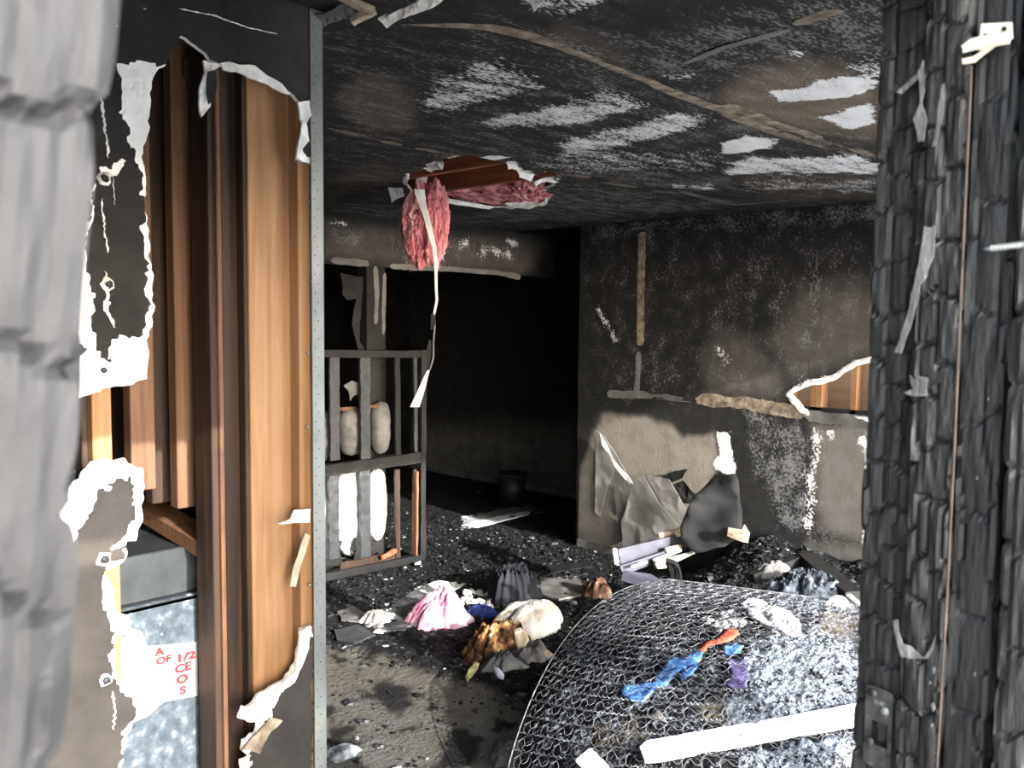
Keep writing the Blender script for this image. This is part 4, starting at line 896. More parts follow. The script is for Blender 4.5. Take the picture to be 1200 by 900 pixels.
# larger separate lumps
def lump(name, loc, s, mat, seed, squash=(1, .8, .6), sub=3, amp=.35, parent=None):
    bm = bmesh.new(); bmesh.ops.create_icosphere(bm, subdivisions=sub, radius=1); co = np.array([v.co[:] for v in bm.verts])
    k = 1+amp*(fbm(co[:, 0]*1.6+seed, co[:, 1]*1.6, co[:, 2]*1.6, seed)-.5)*2+amp*.4*(fbm(co[:, 0]*5, co[:, 1]*5+seed, co[:, 2]*5, seed+3)-.5)
    co = co*k[:, None]*np.array(squash)*s; co[:, 2] = np.maximum(co[:, 2], -s*squash[2]*.5); co[:, 2] -= co[:, 2].min()
    a_ = random.Random(seed).uniform(0, 6.28)
    for v, c in zip(bm.verts, co): v.co = Vector((c[0]*math.cos(a_)-c[1]*math.sin(a_), c[0]*math.sin(a_)+c[1]*math.cos(a_), c[2]))
    me = bpy.data.meshes.new(name); bm.to_mesh(me); bm.free()
    for p in me.polygons: p.use_smooth = sub > 2
    o = bpy.data.objects.new(name, me); COL.objects.link(o); me.materials.append(mat); o.location = loc
    if parent: o.parent = parent
    return o
protos = [lump('charred_lump', (0, 0, 0), .032, M['bluechar'] if i % 2 else M['charred'], 100+i, (1.2, .8, .6), 2, 1.1) for i in range(6)]
rs = np.random.RandomState(21); cnt = 0; regions = [((380,690),(560,750),26), ((640,640),(700,720),10), ((500,640),(690,690),26), ((385,790),(560,890),7), ((840,640),(1000,690),22), ((510,570),(640,640),12)]
for (xa_, ya_), (xb_, yb_), n_ in regions:
    for _ in range(n_):
        p = onz(rs.uniform(xa_, xb_), rs.uniform(ya_, yb_), 0.02); p.z = float(groundz(np.array([p.x]), np.array([p.y]))[0])-.004
        if p.x > 5.0 and p.y < YC: continue
        pr_ = protos[rs.randint(6)]; o = pr_ if (pr_.location.length == 0) else pr_.copy()
        if o is not pr_: COL.objects.link(o)
        o.location = p; o.rotation_euler = (0, 0, rs.uniform(0, 6)); k = rs.uniform(.3, .95); o.scale = (k, k, k)
        tag(o, 'black charred lump among the crumbs on the floor', 'debris', 'charred lumps scattered over the burnt floor')
# ---- things lying on the floor
def fz_(x, y): return float(groundz(np.array([x]), np.array([y]))[0])
def drape(name, cx, cy, rx, ry, h, rot, mat, seed, fold=.35, nfold=6, parent=None, z=None, res=84, power=.7, fscale=1.0, peak=(0, 0), cone=0., radial=.25):
    """a crumpled piece of cloth: a dome with sharp radiating and crossing folds, closed underneath"""
    V = []; rs_ = random.Random(seed); n_ = res; rings = res//2
    t = np.linspace(0, 2*PI, n_, endpoint=False); r = np.linspace(0, 1, rings+1)[1:]
    TT, RR = np.meshgrid(t, r)
    edge = 1+.34*(fbm(np.cos(TT)*1.6+seed, np.sin(TT)*1.6, 0, seed)-.5)*2+.07*np.sin(TT*nfold+seed)
    X = RR*np.cos(TT)*rx*edge; Y = RR*np.sin(TT)*ry*edge
    X = X+peak[0]*rx*(1-RR)**1.5; Y = Y+peak[1]*ry*(1-RR)**1.5
    wx_ = (fbm(X*9+seed, Y*9, 0, seed+30, 3)-.5)*.16; wy_ = (fbm(X*9, Y*9+seed, 5, seed+31, 3)-.5)*.16
    ph = fbm(np.cos(TT)*2+3, np.sin(TT)*2, RR*1.5, seed+4)*6
    f1 = np.abs(np.sin(TT*nfold/2+ph))**.7; f2 = 1-np.abs(2*fbm((X+wx_)*11*fscale+seed, (Y+wy_)*11*fscale, 0, seed+2, 4)-1); f3 = 1-np.abs(2*fbm((X+wx_)*34*fscale, (Y+wy_)*34*fscale, 3, seed+6, 2)-1)
    base = cone*(1-RR)**.9+(1-cone)*(1-RR**2.4)**power
    Z = h*base*(1-fold+fold*(radial*f1*(.15+.85*RR)*(1-RR**4)+1.15*(f2-.25)+.35*(f3-.5)))+.004
    Z[-1] = .001
    X = X+(f2-.6)*.10*rx*RR*fold; Y = Y+(f3-.6)*.06*ry*RR*fold
    c, s = math.cos(rot), math.sin(rot)
    A = np.stack([(X*c-Y*s).ravel(), (X*s+Y*c).ravel(), Z.ravel()], 1)
    V = np.vstack([A[:n_].mean(0), A]); Fc = [(0, 1+k, 1+(k+1) % n_) for k in range(n_)]
    for i in range(rings-1):
        for k in range(n_): a_ = 1+i*n_+k; b_ = 1+i*n_+(k+1) % n_; Fc.append((a_, a_+n_, b_+n_, b_))
    Fc.append(tuple(1+(rings-1)*n_+k for k in range(n_))[::-1])
    o = mesh(name, V, Fc, mat, None, True); o.location = (cx, cy, fz_(cx, cy)-.008 if z is None else z)
    if parent: o.parent = parent; o.matrix_parent_inverse = wmat(parent).inverted()
    return o
def fl(px, py): p = onz(px, py, .02); return p.x, p.y
RD = math.radians(43.9-90)       # direction across the picture
# pink cloth
tag(drape('pink_cloth', *fl(513, 733), .185, .12, .25, RD+.15, M['pinkcloth'], 12, .55, 5, cone=.75, peak=(.35, .3)), 'pink and white crumpled cloth heaped on the burnt floor', 'cloth')
tag(drape('pink_cloth', *fl(543, 732), .06, .05, .05, RD, M['pinkcloth'], 14, .5, 5), 'small pink scrap of cloth to the right of the larger pink heap', 'cloth')
tag(drape('blue_cloth', *fl(563, 724), .11, .06, .07, RD, M['navy'], 15, .5, 5), 'dark blue scrap of cloth lying behind the scorched white bundle', 'cloth')
tag(drape('grey_shirt', *fl(603, 706), .16, .13, .21, RD+.2, M['greycloth'], 17, .36, 22, power=.5, radial=.9, peak=(-.1, .2)), 'dark grey gathered cloth bunched in a rounded heap', 'cloth')
wb_ = drape('white_bundle', *fl(621, 743), .22, .12, .19, RD+.6, M['whitecloth'], 19, .16, 7, power=.55, fscale=.5, peak=(.1, 0)); tag(wb_, 'rounded white scorched bundle of fabric in front of the dark grey cloth', 'bundle')
tag(drape('scorched_foam', *fl(583, 768), .20, .12, .17, RD+.75, M['orangecloth'], 23, .8, 9, power=.7), 'orange-brown scorched crumpled foam beside the white bundle', 'foam')
def curlsheet(name, c, w, l, r, rot, tilt, mat, seed, arc=1.8):
    V = []; Fc = []; n_ = 14; m_ = 8
    for i in range(n_+1):
        a_ = (i/n_-.5)*arc
        for j in range(m_+1):
            q = (j/m_-.5)*l; k = 1+.1*(vn(np.array([i*.5]), np.array([j*.5]), 0, seed)[0]-.5)
            V.append((math.sin(a_)*r*k, q*(1-.25*abs(i/n_-.5)), math.cos(a_)*r*k-r))
    for i in range(n_):
        for j in range(m_): a_ = i*(m_+1)+j; Fc.append((a_, a_+m_+1, a_+m_+2, a_+1))
    o = mesh(name, V, Fc, mat, None, True); bm = bmesh.new(); bm.from_mesh(o.data); bmesh.ops.solidify(bm, geom=bm.faces[:], thickness=.004); bm.to_mesh(o.data); bm.free()
    o.location = c; o.rotation_euler = (tilt[0], tilt[1], rot); return o
def standing(name, poly, D, mat, label, seed, curl=.02):
    o = scrap(name, [atd(x, y, D) for x, y in poly], mat, None, seed, .004, curl, .018); recenter(o)
    for p in o.data.polygons: p.use_smooth = True
    return tag(o, label, 'paper')
standing('curled_paper', [(603,737),(610,735),(618,742),(620,750),(614,757),(607,760),(604,752)], 4.36, M['cream2'], 'curled cream paper scrap standing between the white bundle and the orange foam', 3)
standing('curled_paper', [(545,793),(550,783),(556,776),(562,777),(560,784),(554,792),(548,799)], 4.18, simple('yellowed_paper', [(.3,(.06,.055,.02)),(.5,(.22,.21,.09)),(.7,(.36,.35,.22))], 20, bs=.3), 'yellow-green curled scrap at the lower left tip of the orange foam', 4, .01)
standing('curled_paper', [(579,782),(585,783),(591,791),(590,797),(582,794)], 4.12, simple('lilac_white', [(.4,(.30,.30,.42)),(.6,(.45,.45,.52))], 10, bs=.1), 'small lilac-white scrap in the black debris below the orange foam', 5, .006)
tag(drape('scorched_foam', *fl(556, 778), .06, .05, .10, RD+.3, M['orangecloth'], 26, .8, 6, cone=.4), 'small scorched brown foam lump at the left end of the orange foam', 'foam')
tag(drape('black_rag', *fl(592, 785), .13, .06, .09, RD+.4, M['bluechar'], 27, .8, 7), 'black burnt rag with ashy edges below the orange foam', 'rag')
tag(drape('brown_scrap', *fl(622, 775), .12, .07, .10, RD+.3, simple('brown_grey_rag', [(.3,(.03,.028,.03)),(.55,(.12,.11,.12)),(.7,(.4,.3,.16))], 12, bs=.7), 29, .7, 7), 'brown and grey burnt rag under the white bundle', 'rag')
tag(drape('tan_scrap', *fl(603, 722), .06, .035, .04, RD, M['tape'], 37, .6, 5), 'small tan crust in front of the dark grey cloth', 'scrap')
tag(drape('white_plaster', *fl(441, 730), .11, .09, .06, RD, M['paper'], 33, .7, 9), 'white broken plaster clump at the left of the ash patch', 'plaster')
tag(drape('brown_scrap', *fl(701, 703), .09, .07, .12, RD, simple('brown_charred_lump', [(.3,(.015,.01,.01)),(.5,(.10,.05,.03)),(.68,(.5,.42,.34))], 10, bs=.8), 35, .7, 5), 'brown and white charred scrap left of the mattress top corner', 'scrap')
tag(drape('grey_rag', *fl(596, 880), .10, .07, .05, RD+1.3, M['greypaper'], 44, .7, 7), 'blue-grey rag beside the lower left corner of the mattress', 'rag')
tag(drape('grey_rag', *fl(395, 880), .10, .06, .05, RD+.4, simple('ashy_rag', [(.4,(.02,.022,.025)),(.7,(.3,.32,.35))], 14, bs=.8), 45, .7, 7), 'small ashy rag on the floor beside the corner bead', 'rag')
# white plaster crumbs in the middle of the pile (counted lumps)
wp = [lump('plaster_lump', (0, 0, 0), .045, M['gypsum'], 200+i, (1.1, .85, .6), 2, .7) for i in range(3)]
rs = np.random.RandomState(2); first = set()
for k in range(46):
    if k < 34: px_, py_ = rs.uniform(535, 582), rs.uniform(698, 722)
    else: px_, py_ = rs.uniform(430, 450), rs.uniform(718, 745)
    i = k % 3; o = wp[i] if i not in first else wp[i].copy()
    if i in first: COL.objects.link(o)
    first.add(i); x_, y_ = fl(px_, py_); s_ = rs.uniform(.25, .8); o.scale = (s_, s_, s_); o.rotation_euler = (0, 0, rs.uniform(0, 6)); o.location = (x_, y_, fz_(x_, y_)+.0)
    tag(o, 'white lump of broken plaster between the pink cloth and the grey cloth' if k < 34 else 'white lump of broken plaster at the left of the ash patch', 'plaster', 'white plaster lumps in the middle of the pile' if k < 34 else 'white plaster lumps left of the pink cloth')
def slab(name, pts, th, mat, label, cat, seed=0, z=None):
    v = [onz(x, y, .03) if len((x, y)) == 2 else None for x, y in pts]; out = []
    for p in v: out.append(Vector((p.x, p.y, (fz_(p.x, p.y)+.014) if z is None else z)))
    o = scrap(name, out, mat, None, seed, th, .006, .04); recenter(o); return tag(o, label, cat)
slab('sun_streak_strip', [(541,615),(575,607),(606,601),(622,600),(620,604),(590,611),(560,618)], .008, M['whiteboard'], 'thin broken strip on the dark far room floor, coloured white for a sun streak', 'strip', 5)  # white colour stands in for a streak of sunlight on the floor
slab('grey_board', [(560,604),(590,596),(626,596),(618,600),(580,606)], .008, M['greypaper'], 'grey board scrap lying behind the thin white strip', 'board', 6)
slab('ash_board', [(632,681),(680,682),(686,700),(655,706),(636,700)], .012, M['greypaper'], 'grey ash-covered board scrap right of the dark grey cloth', 'board', 7)
slab('ash_board', [(430,726),(478,700),(500,688),(520,700),(492,728),(474,741),(440,742)], .012, simple('ash_grey_board', [(.3,(.03,.03,.03)),(.5,(.12,.125,.13)),(.68,(.4,.4,.4))], 12, bs=.6, bscale=50), 'pale ash-covered board lying left of the pink cloth', 'board', 8)
slab('ash_board', [(485,693),(515,684),(548,684),(530,692),(500,700)], .012, M['paper'], 'white ash-covered scrap lying behind the pink cloth', 'board', 9)
slab('white_chip', [(632,688),(650,692),(650,696),(632,693)], .006, M['paper'], 'small white chip right of the dark grey cloth', 'chip', 10)
slab('white_chip', [(444,900),(470,894),(474,905),(450,915)], .006, M['whiteboard'], 'white chip on the carpet at the bottom of the picture', 'chip', 11)
slab('white_chip', [(486,661),(493,661),(493,664),(486,664)], .006, M['whiteboard'], 'small white chip on the black floor near the slatted frame', 'chip', 12)
slab('burnt_sheet', [(560,700),(585,690),(600,700),(588,712),(566,712)], .01, M['greypaper'], 'grey torn sheet tucked against the left side of the dark grey cloth', 'sheet', 13)
slab('burnt_sheet', [(392,742),(420,738),(440,748),(415,756),(395,752)], .01, M['bluechar'], 'small blackened sheet on the floor by the corner bead', 'sheet', 14)
slab('charred_slat', [(640,668),(690,661),(694,665),(645,673)], .012, M['charred'], 'charred slat lying on the floor in front of the right wall end', 'slat', 15)
slab('ash_sheet', [(395,720),(412,712),(432,722),(420,732),(400,730)], .01, M['greypaper'], 'ash grey scrap left of the white plaster clump', 'scrap', 16)
slab('ash_sheet', [(560,742),(590,735),(600,742),(575,752)], .01, M['bluechar'], 'blackened scrap between the pink cloth and the orange foam', 'scrap', 17)
# waste bin in the dark room
bin_ = empty('waste_bin', (0, 0, 0)); px_, py_ = fl(600, 592); 
def lathe(name, prof, mat, parent, c, n_=28):
    V = []; Fc = []
    for r, z in prof:
        for k in range(n_): V.append((c[0]+r*math.cos(2*PI*k/n_), c[1]+r*math.sin(2*PI*k/n_), c[2]+z))
    for i in range(len(prof)-1):
        for k in range(n_): Fc.append((i*n_+k, i*n_+(k+1) % n_, (i+1)*n_+(k+1) % n_, (i+1)*n_+k))
    Fc.append(tuple(range(n_))[::-1]); Fc.append(tuple((len(prof)-1)*n_+k for k in range(n_)))
    return mesh(name, V, Fc, mat, parent, True)
bc = onz(600, 593, 0); bin_.location = bc; tag(bin_, 'soot-blackened round waste bin in the dark far room', 'bin')
BK = simple('black_plastic', [(.3,(.006,.006,.0065)),(.7,(.014,.014,.015))], 6, rough=.5, bs=.1)
lathe('body', [(.11,0),(.14,.30),(.128,.30),(.10,.02)], BK, bin_, bc); lathe('rim', [(.14,.285),(.152,.287),(.152,.312),(.138,.312),(.138,.29)], BK, bin_, bc)
# ================================================================== SLATTED FRAME
YFm = 4.74
def f2(px, py): return ony(px, py, YFm)
fr = empty('slatted_frame', f2(440, 665)); tag(fr, 'charred wooden slatted frame standing upright against the closet opening', 'bed frame')
def fbar(nm, a, b, w, t, mat, seed): return bar(nm, f2(*a), f2(*b), w, t, mat, fr, up=(0,1,0), bev=.002, jag=.10, seed=seed, seg=14)
XL_ = 300
fbar('top_rail', (XL_,414), (494,415), .05, .05, M['charred'], 1)
fbar('middle_rail', (XL_,562), (497,535), .075, .05, M['charred'], 2)
fbar('bottom_rail', (XL_,691), (494,653), .055, .06, M['charred'], 3)
fbar('side_rail', (494,410), (493,655), .045, .06, M['charred'], 4)
fbar('side_strip', (487,552), (486,650), .02, .05, M['pine_brown'], 5)
for k, (xa_, xb_, w, mt) in enumerate(((391,391,.075,'bluechar'),(427,428,.08,'bluechar'),(465,466,.045,'charred'),(486,487,.03,'bluechar'),(352,353,.075,'bluechar'))):
    bar('slat', ony(xa_, 418, YFm+.01), ony(xa_+1, 540, YFm+.01), w, .02, M[mt], fr, up=(0,1,0), bev=.002, jag=.12, seed=30+k, seg=16)
    bar('slat', ony(xb_-1, 550, YFm+.01), ony(xb_, 655, YFm+.01), w*(1.05 if k < 2 else .9), .02, M[mt if k < 2 else 'pine_dark'], fr, up=(0,1,0), bev=.002, jag=.12, seed=40+k, seg=16)
    if k < 2: bar('slat_foot', ony(xb_-2, 630, YFm+.015), ony(xb_-2, 665, YFm+.015), w*1.7, .02, M['charred'], fr, up=(0,1,0), bev=.002, jag=.3, seed=50+k, seg=6)
bar('back_rail', ony(396,480,YFm+.09), ony(449,475,YFm+.09), .022, .02, M['pine_brown'], fr, up=(0,1,0), bev=.002, jag=.2, seed=60, seg=8)
bar('fallen_lath', f2(398,664), f2(462,650), .05, .02, M['pine_dark'], fr, up=(0,1,0), jag=.2, seed=61, seg=8)
bar('red_lath', ony(448,653,YFm-.06), ony(464,645,YFm-.06), .03, .02, simple('scorched_red_wood',[(.4,(.2,.04,.02)),(.6,(.4,.10,.05))],20), fr, up=(0,1,0), jag=.2, seed=62, seg=4)
scrap('torn_cloth_scrap', [ony(x, y, YFm+.06) for x, y in ((402,452),(412,446),(421,449),(422,461),(414,464),(410,470),(408,458))], M['greypaper'], fr, 63, .003, .02, .03)
# white padding showing between slats
def pillow(name, xl, xr, yt, yb, y, mat, parent, seed, bulge=.07, rt=.25, rb=.6):
    a_, b_ = ony(xl, (yt+yb)/2, y), ony(xr, (yt+yb)/2, y); zt, zb = ony((xl+xr)/2, yt, y).z, ony((xl+xr)/2, yb, y).z
    cx, hw, cz, hh = (a_.x+b_.x)/2, (b_.x-a_.x)/2, (zt+zb)/2, (zt-zb)/2; V = []; Fc = []; n_, m_ = 16, 30
    for j in range(m_+1):
        v = -1+2*j/m_; e = rb if v < 0 else rt; prof = (1-abs(v)**(2+4*(1-e)))**.5 if abs(v) < 1 else 0
        prof = max(prof, .02)
        for i in range(n_+1):
            u = -1+2*i/n_; k = fbm(np.array([u*1.5+seed]), np.array([v*4]), 0, seed)[0]-.5
            V.append((cx+u*hw*prof*(1+.12*k), y-bulge*math.sqrt(max(0, 1-u*u))*prof*(1+.5*k), cz+v*hh))
    N_ = len(V)
    for j in range(m_+1):
        for i in range(n_+1): x, yy, z = V[j*(n_+1)+i]; V.append((x, y+.02, z))
    for j in range(m_):
        for i in range(n_): a2 = j*(n_+1)+i; Fc.append((a2, a2+1, a2+n_+2, a2+n_+1)); a2 += N_; Fc.append((a2, a2+n_+1, a2+n_+2, a2+1))
    for j in range(m_):
        for i in (0, n_): a2 = j*(n_+1)+i; Fc.append((a2, a2+n_+1, a2+n_+1+N_, a2+N_) if i == 0 else (a2, a2+N_, a2+n_+1+N_, a2+n_+1))
    for i in range(n_): Fc.append((i, i+N_, i+1+N_, i+1)); a2 = m_*(n_+1)+i; Fc.append((a2, a2+1, a2+1+N_, a2+N_))
    return mesh(name, V, Fc, mat, parent, True)
pad = empty('padded_panel', ony(410, 655, YFm+.12)); tag(pad, 'white lobed padding bulging behind the slats of the charred frame', 'padding')
pillow('pad_lobe', 396, 426, 546, 652, YFm+.12, M['pad'], pad, 1); pillow('pad_lobe', 360, 388, 555, 658, YFm+.12, M['pad'], pad, 2)
pillow('pad_lobe', 433, 450, 548, 634, YFm+.12, M['pad'], pad, 3); pillow('pad_lobe', 399, 425, 478, 534, YFm+.12, M['pad_grey'], pad, 4)
pillow('pad_lobe', 436, 455, 470, 532, YFm+.12, M['pad_grey'], pad, 5); pillow('pad_lobe', 360, 388, 480, 542, YFm+.12, M['pad_grey'], pad, 6)
# ================================================================== HANGING INSULATION
ins = empty('hanging_insulation', atd(498, 222, 4.5)); tag(ins, 'tuft of pink insulation hanging from the torn ceiling hole', 'insulation')
def tuft(name, cpx, cpy, hw, hh, depth, mat, parent, seed, D=4.5):
    bm = bmesh.new(); bmesh.ops.create_icosphere(bm, subdivisions=5, radius=1); co = np.array([v.co[:] for v in bm.verts])
    c = atd(cpx, cpy, D); right = Vector((math.cos(RD), math.sin(RD), 0)); fw_ = Vector((-math.sin(RD), math.cos(RD), 0))
    nz = (1-np.abs(2*fbm(co[:, 0]*3+seed, co[:, 1]*3, co[:, 2]*1.2, seed, 4)-1)); k = .82+.6*(nz-.5)+.45*(fbm(co[:, 0]*14, co[:, 1]*14, co[:, 2]*4, seed+9, 3)-.5)
    x = co[:, 0]*(1+.12*co[:, 2])*hw*k/F*D*1.1; y = co[:, 1]*depth*k; z = co[:, 2]*hh*(.93+.55*(vn(co[:, 0]*7, co[:, 1]*7, 0, seed)-.5))/F*D
    for v, a_, b_, d_ in zip(bm.verts, x, y, z): v.co = c+right*a_+fw_*b_+Vector((0, 0, d_))
    me = bpy.data.meshes.new(name); bm.to_mesh(me); bm.free(); return link(name, me, mat, parent)
tuft('batt', 498, 264, 24, 46, .10, M['pink'], ins, 3)
tuft('batt', 489, 278, 15, 30, .08, M['pink'], ins, 5); tuft('batt', 510, 262, 14, 48, .08, M['pink'], ins, 8)
fb = []; V = []; Fc = []; rs = random.Random(6)
for k in range(420):
    px_, py_ = rs.gauss(497, 14), rs.uniform(228, 312); a_ = atd(px_, py_, 4.5+rs.uniform(-.08, .05)); d_ = Vector((rs.uniform(-1,1)*.02, rs.uniform(-1,1)*.02, -rs.uniform(.005, .045))) ; s0 = len(V); w_ = Vector((.0018, .001, 0))
    V += [a_-w_, a_+w_, a_+d_]; Fc.append((s0, s0+1, s0+2))
tag(mesh('loose_fibres', V, Fc, M['pink'], ins), kind='stuff')
# long paper strip hanging through the tuft
strip = empty('hanging_paper_strip', atd(505, 235, 4.35)); tag(strip, 'long thin cream paper strip dangling from the ceiling hole past the pink tuft', 'paper')
def pstrip(name, pts, ws, mat, parent, D):
    V = []; Fc = []; right = Vector((math.cos(RD), math.sin(RD), 0)); nn = Vector((-math.sin(RD), math.cos(RD), 0))
    for (x, y), w in zip(pts, ws):
        p = atd(x, y, D); h = w/2/F*D; V += [p-right*h, p+right*h, p+right*h+nn*.003, p-right*h+nn*.003]
    for i in range(len(pts)-1):
        for j in range(4): Fc.append((i*4+j, i*4+(j+1) % 4, (i+1)*4+(j+1) % 4, (i+1)*4+j))
    Fc += [(0,1,2,3), tuple((len(pts)-1)*4+j for j in (3,2,1,0))]; return mesh(name, V, Fc, mat, parent)
pstrip('strip', [(491,222),(495,238),(500,255),(505,275),(509,290),(511,310),(511,335),(512,352),(508,372),(507,385)], [13,9,7,7,5,4,3,3,2.4,2.5], M['paper'], strip, 4.36)
pstrip('strip_knot', [(507,368),(508,378),(506,386)], [4,6,3], M['soot'], strip, 4.35)
pstrip('strip', [(510,380),(508,400),(508,418),(505,430),(502,436)], [1.6,2,2,2,2.5], M['greypaper'], strip, 4.36)
pstrip('strip_burnt_scrap', [(504,398),(503,408),(502,420),(502,432)], [2,6,4,4], M['soot'], strip, 4.365)
pstrip('strip_end', [(502,434),(497,448),(492,462),(486,477)], [2.5,6,8.5,11], M['paper'], strip, 4.35)
# pink insulation above the joists
tuft('insulation_batt', 590, 224, 60, 12, .35, M['pink'], ceiling, 12, 5.1)
tuft('insulation_batt', 618, 222, 30, 12, .25, M['pink'], ceiling, 13, 4.9)
box('insulation_layer', 1.2, 5.0, .4, 4.9, H+.16, H+.20, M['joist'], ceiling, 0)
# ================================================================== FURNITURE WRECK BY THE RIGHT WALL
dr = empty('broken_drawers', atd(750, 660, 4.75)); tag(dr, 'broken blue-white drawer unit collapsed in front of the right wall', 'drawers')
def d3(*l): return [atd(*p) for p in l]
def plank(name, quad, th, mat, parent, seed=0, jag=.0):
    a_, b_, c_, d_ = quad; n_ = (b_-a_).cross(d_-a_).normalized(); V = [a_, b_, c_, d_]+[q-n_*th for q in (a_, b_, c_, d_)]
    o = mesh(name, V, [(0,1,2,3),(7,6,5,4),(0,4,5,1),(1,5,6,2),(2,6,7,3),(3,7,4,0)], mat, parent)
    bm = bmesh.new(); bm.from_mesh(o.data); bmesh.ops.recalc_face_normals(bm, faces=bm.faces); bmesh.ops.bevel(bm, geom=bm.edges[:], offset=.0015, segments=1, affect='EDGES'); bm.to_mesh(o.data); bm.free(); return o
plank('drawer_front', d3((722,643,4.8),(790,627,5.0),(791,641,5.0),(725,661,4.8)), .02, M['bluewhite'], dr)
plank('drawer_edge', d3((719.5,642,4.79),(723,643,4.78),(726,662,4.78),(722,660,4.79)), .02, M['whiteboard'], dr)
plank('broken_edge', d3((769,625,5.0),(797,618,5.1),(798,628,5.1),(771,632,5.0)), .02, M['particle'], dr)
plank('drawer_front', d3((724,663,4.75),(778,645,4.9),(780,655,4.9),(728,674,4.75)), .02, M['bluewhite'], dr)
plank('broken_edge', d3((777,642,4.88),(795,638,4.95),(797,645,4.95),(780,650,4.88)), .02, M['particle'], dr)
plank('drawer_edge', d3((764,655,4.8),(796,643,4.9),(797,646,4.9),(765,659,4.8)), .015, M['whiteboard'], dr)
plank('broken_edge', d3((765,660,4.78),(800,650,4.9),(778,666,4.8),(768,667,4.78)), .02, M['particle'], dr)
plank('shelf', d3((765,658,4.78),(815,645,4.95),(830,641,5.0),(778,666,4.8)), .012, M['greypaper'], dr)
plank('side_panel', d3((731,668,4.7),(762,672,4.7),(790,690,4.65),(732,682,4.7)), .02, M['bluewhite'], dr)
plank('drawer_edge', d3((738,663,4.7),(757,657,4.75),(758,660,4.75),(739,666,4.7)), .012, M['whiteboard'], dr)
plank('panel', d3((728,680,4.7),(731,668,4.7),(790,688,4.65),(800,700,4.6)), .02, M['bluewhite'], dr)
plank('base_panel', d3((730,684,4.72),(800,690,4.65),(800,720,4.65),(735,716,4.72)), .02, M['black'], dr)
# dark curled sheet leaning on the wall
cs = scrap('curled_sheet', d3((803,600,4.95),(812,580,5.0),(838,555,5.05),(862,556,5.0),(868,590,4.95),(870,625,4.85),(850,640,4.8),(815,648,4.85),(798,636,4.9),(797,618,4.92)), simple('charcoal_sheet', [(.3,(.004,.0042,.0047)),(.7,(.009,.0093,.010))], 4, bs=.3, bscale=40), None, 91, .006, .06, .05)
recenter(cs); tag(cs, 'dark curled burnt sheet leaning against the right wall above the debris', 'sheet')
for p in cs.data.polygons: p.use_smooth = True
tb = scrap('tan_chunk', d3((853,618,4.75),(868,620,4.75),(872,614,4.75),(878,624,4.75),(876,636,4.75),(867,634,4.75),(852,628,4.75)), M['tape'], None, 92, .02, .02, .03); recenter(tb); tag(tb, 'tan torn board chunk on the black debris heap by the wall', 'board')
# heap rubble behind the mattress (parametric: from the pile height)
rs = np.random.RandomState(31); Q = np.stack([rs.uniform(3.9, 5.06, 9000), rs.uniform(1.3, 3.1, 9000)], 1); sz = rs.lognormal(-4.9, .5, 9000).clip(.004, .04)
tag(rubble('heap_rubble', np.c_[Q, groundz(Q[:, 0], Q[:, 1])+sz*.3], sz, shades(9000, 33, .008, .006), None, 34), 'black crumbled debris heaped between the mattress and the right wall', 'debris', kind='stuff')
def beam(name, a, b, w, t, mat, label, cat, seed=0, jag=.1, up=(0,0,1)): o = bar(name, a, b, w, t, mat, None, up, .003, jag, seed, 10); recenter(o); return tag(o, label, cat)
beam('charred_rail', atd(945,655,4.55), atd(1000,700,4.1), .10, .06, M['charred'], 'charred bed rail sloping down to the right beside the wall', 'rail', 3)
beam('charred_post', atd(945,664,4.6), atd(946,646,4.6), .07, .07, M['charred'], 'stub of a charred bed post at the top of the sloping rail', 'post', 4)
beam('charred_rail', atd(880,678,4.4), atd(940,655,4.55), .05, .05, M['charred'], 'charred rail lying behind the mattress top edge', 'rail', 5)
beam('white_strip', atd(993,697,4.1), atd(1030,728,3.85), .03, .015, M['whiteboard'], 'white painted strip beside the right edge of the mattress', 'strip', 6, .03)
tag(drape('white_lump', *[q for q in (atd(981,705,3.95)).xy], .06, .035, .05, RD+.3, simple('cream_crust', [(.3,(.5,.42,.3)),(.6,(.8,.76,.68))], 10), 47, .3, 4, z=atd(981,712,3.95).z), 'cream rounded lump at the top right corner of the mattress', 'lump')
tag(drape('burnt_roll', *[q for q in (atd(907,668,4.45)).xy], .10, .05, .08, RD+.4, M['greypaper'], 48, .6, 6, z=atd(907,676,4.45).z), 'grey burnt roll lying behind the mattress', 'rag')
tag(drape('ash_heap', *[q for q in (atd(945,690,4.25)).xy], .22, .16, .16, RD, simple('blue_ash', [(.36,(.008,.010,.013)),(.5,(.045,.054,.068)),(.68,(.17,.20,.24))], 26, bs=1, bd=.01, bscale=60), 49, .6, 9, fscale=2.2, z=atd(945,708,4.25).z), 'blue-grey ash and burnt fabric heap behind the mattress corner', 'ash')
# ================================================================== MATTRESS
G = {0: [(585,960,3.05),(740,980,2.75),(900,990,2.65),(1060,990,2.75)],
     1: [(618,830,3.45),(745,850,3.10),(890,855,3.00),(1040,850,3.05)],
     2: [(665,745,3.95),(760,760,3.50),(900,765,3.38),(1035,770,3.40)],
     3: [(779,679,4.25),(845,686,4.15),(930,697,4.05),(992,705,3.98)]}
CP = np.array([[list(atd(*p)) for p in G[k]] for k in range(4)])
KU = np.array([0, .34, .68, 1.0]); KV = np.array([0, .29, .54, 1.0])
def lag(K, t): return np.stack([np.prod([(t-K[j])/(K[i]-K[j]) for j in range(4) if j != i], axis=0) for i in range(4)], -1)
def ms(u, v):
    u, v = np.broadcast_arrays(np.asarray(u, float), np.asarray(v, float)); a_ = lag(KU, u); b_ = lag(KV, v)
    p = np.einsum('...i,...j,ijk->...k', b_, a_, CP); return p
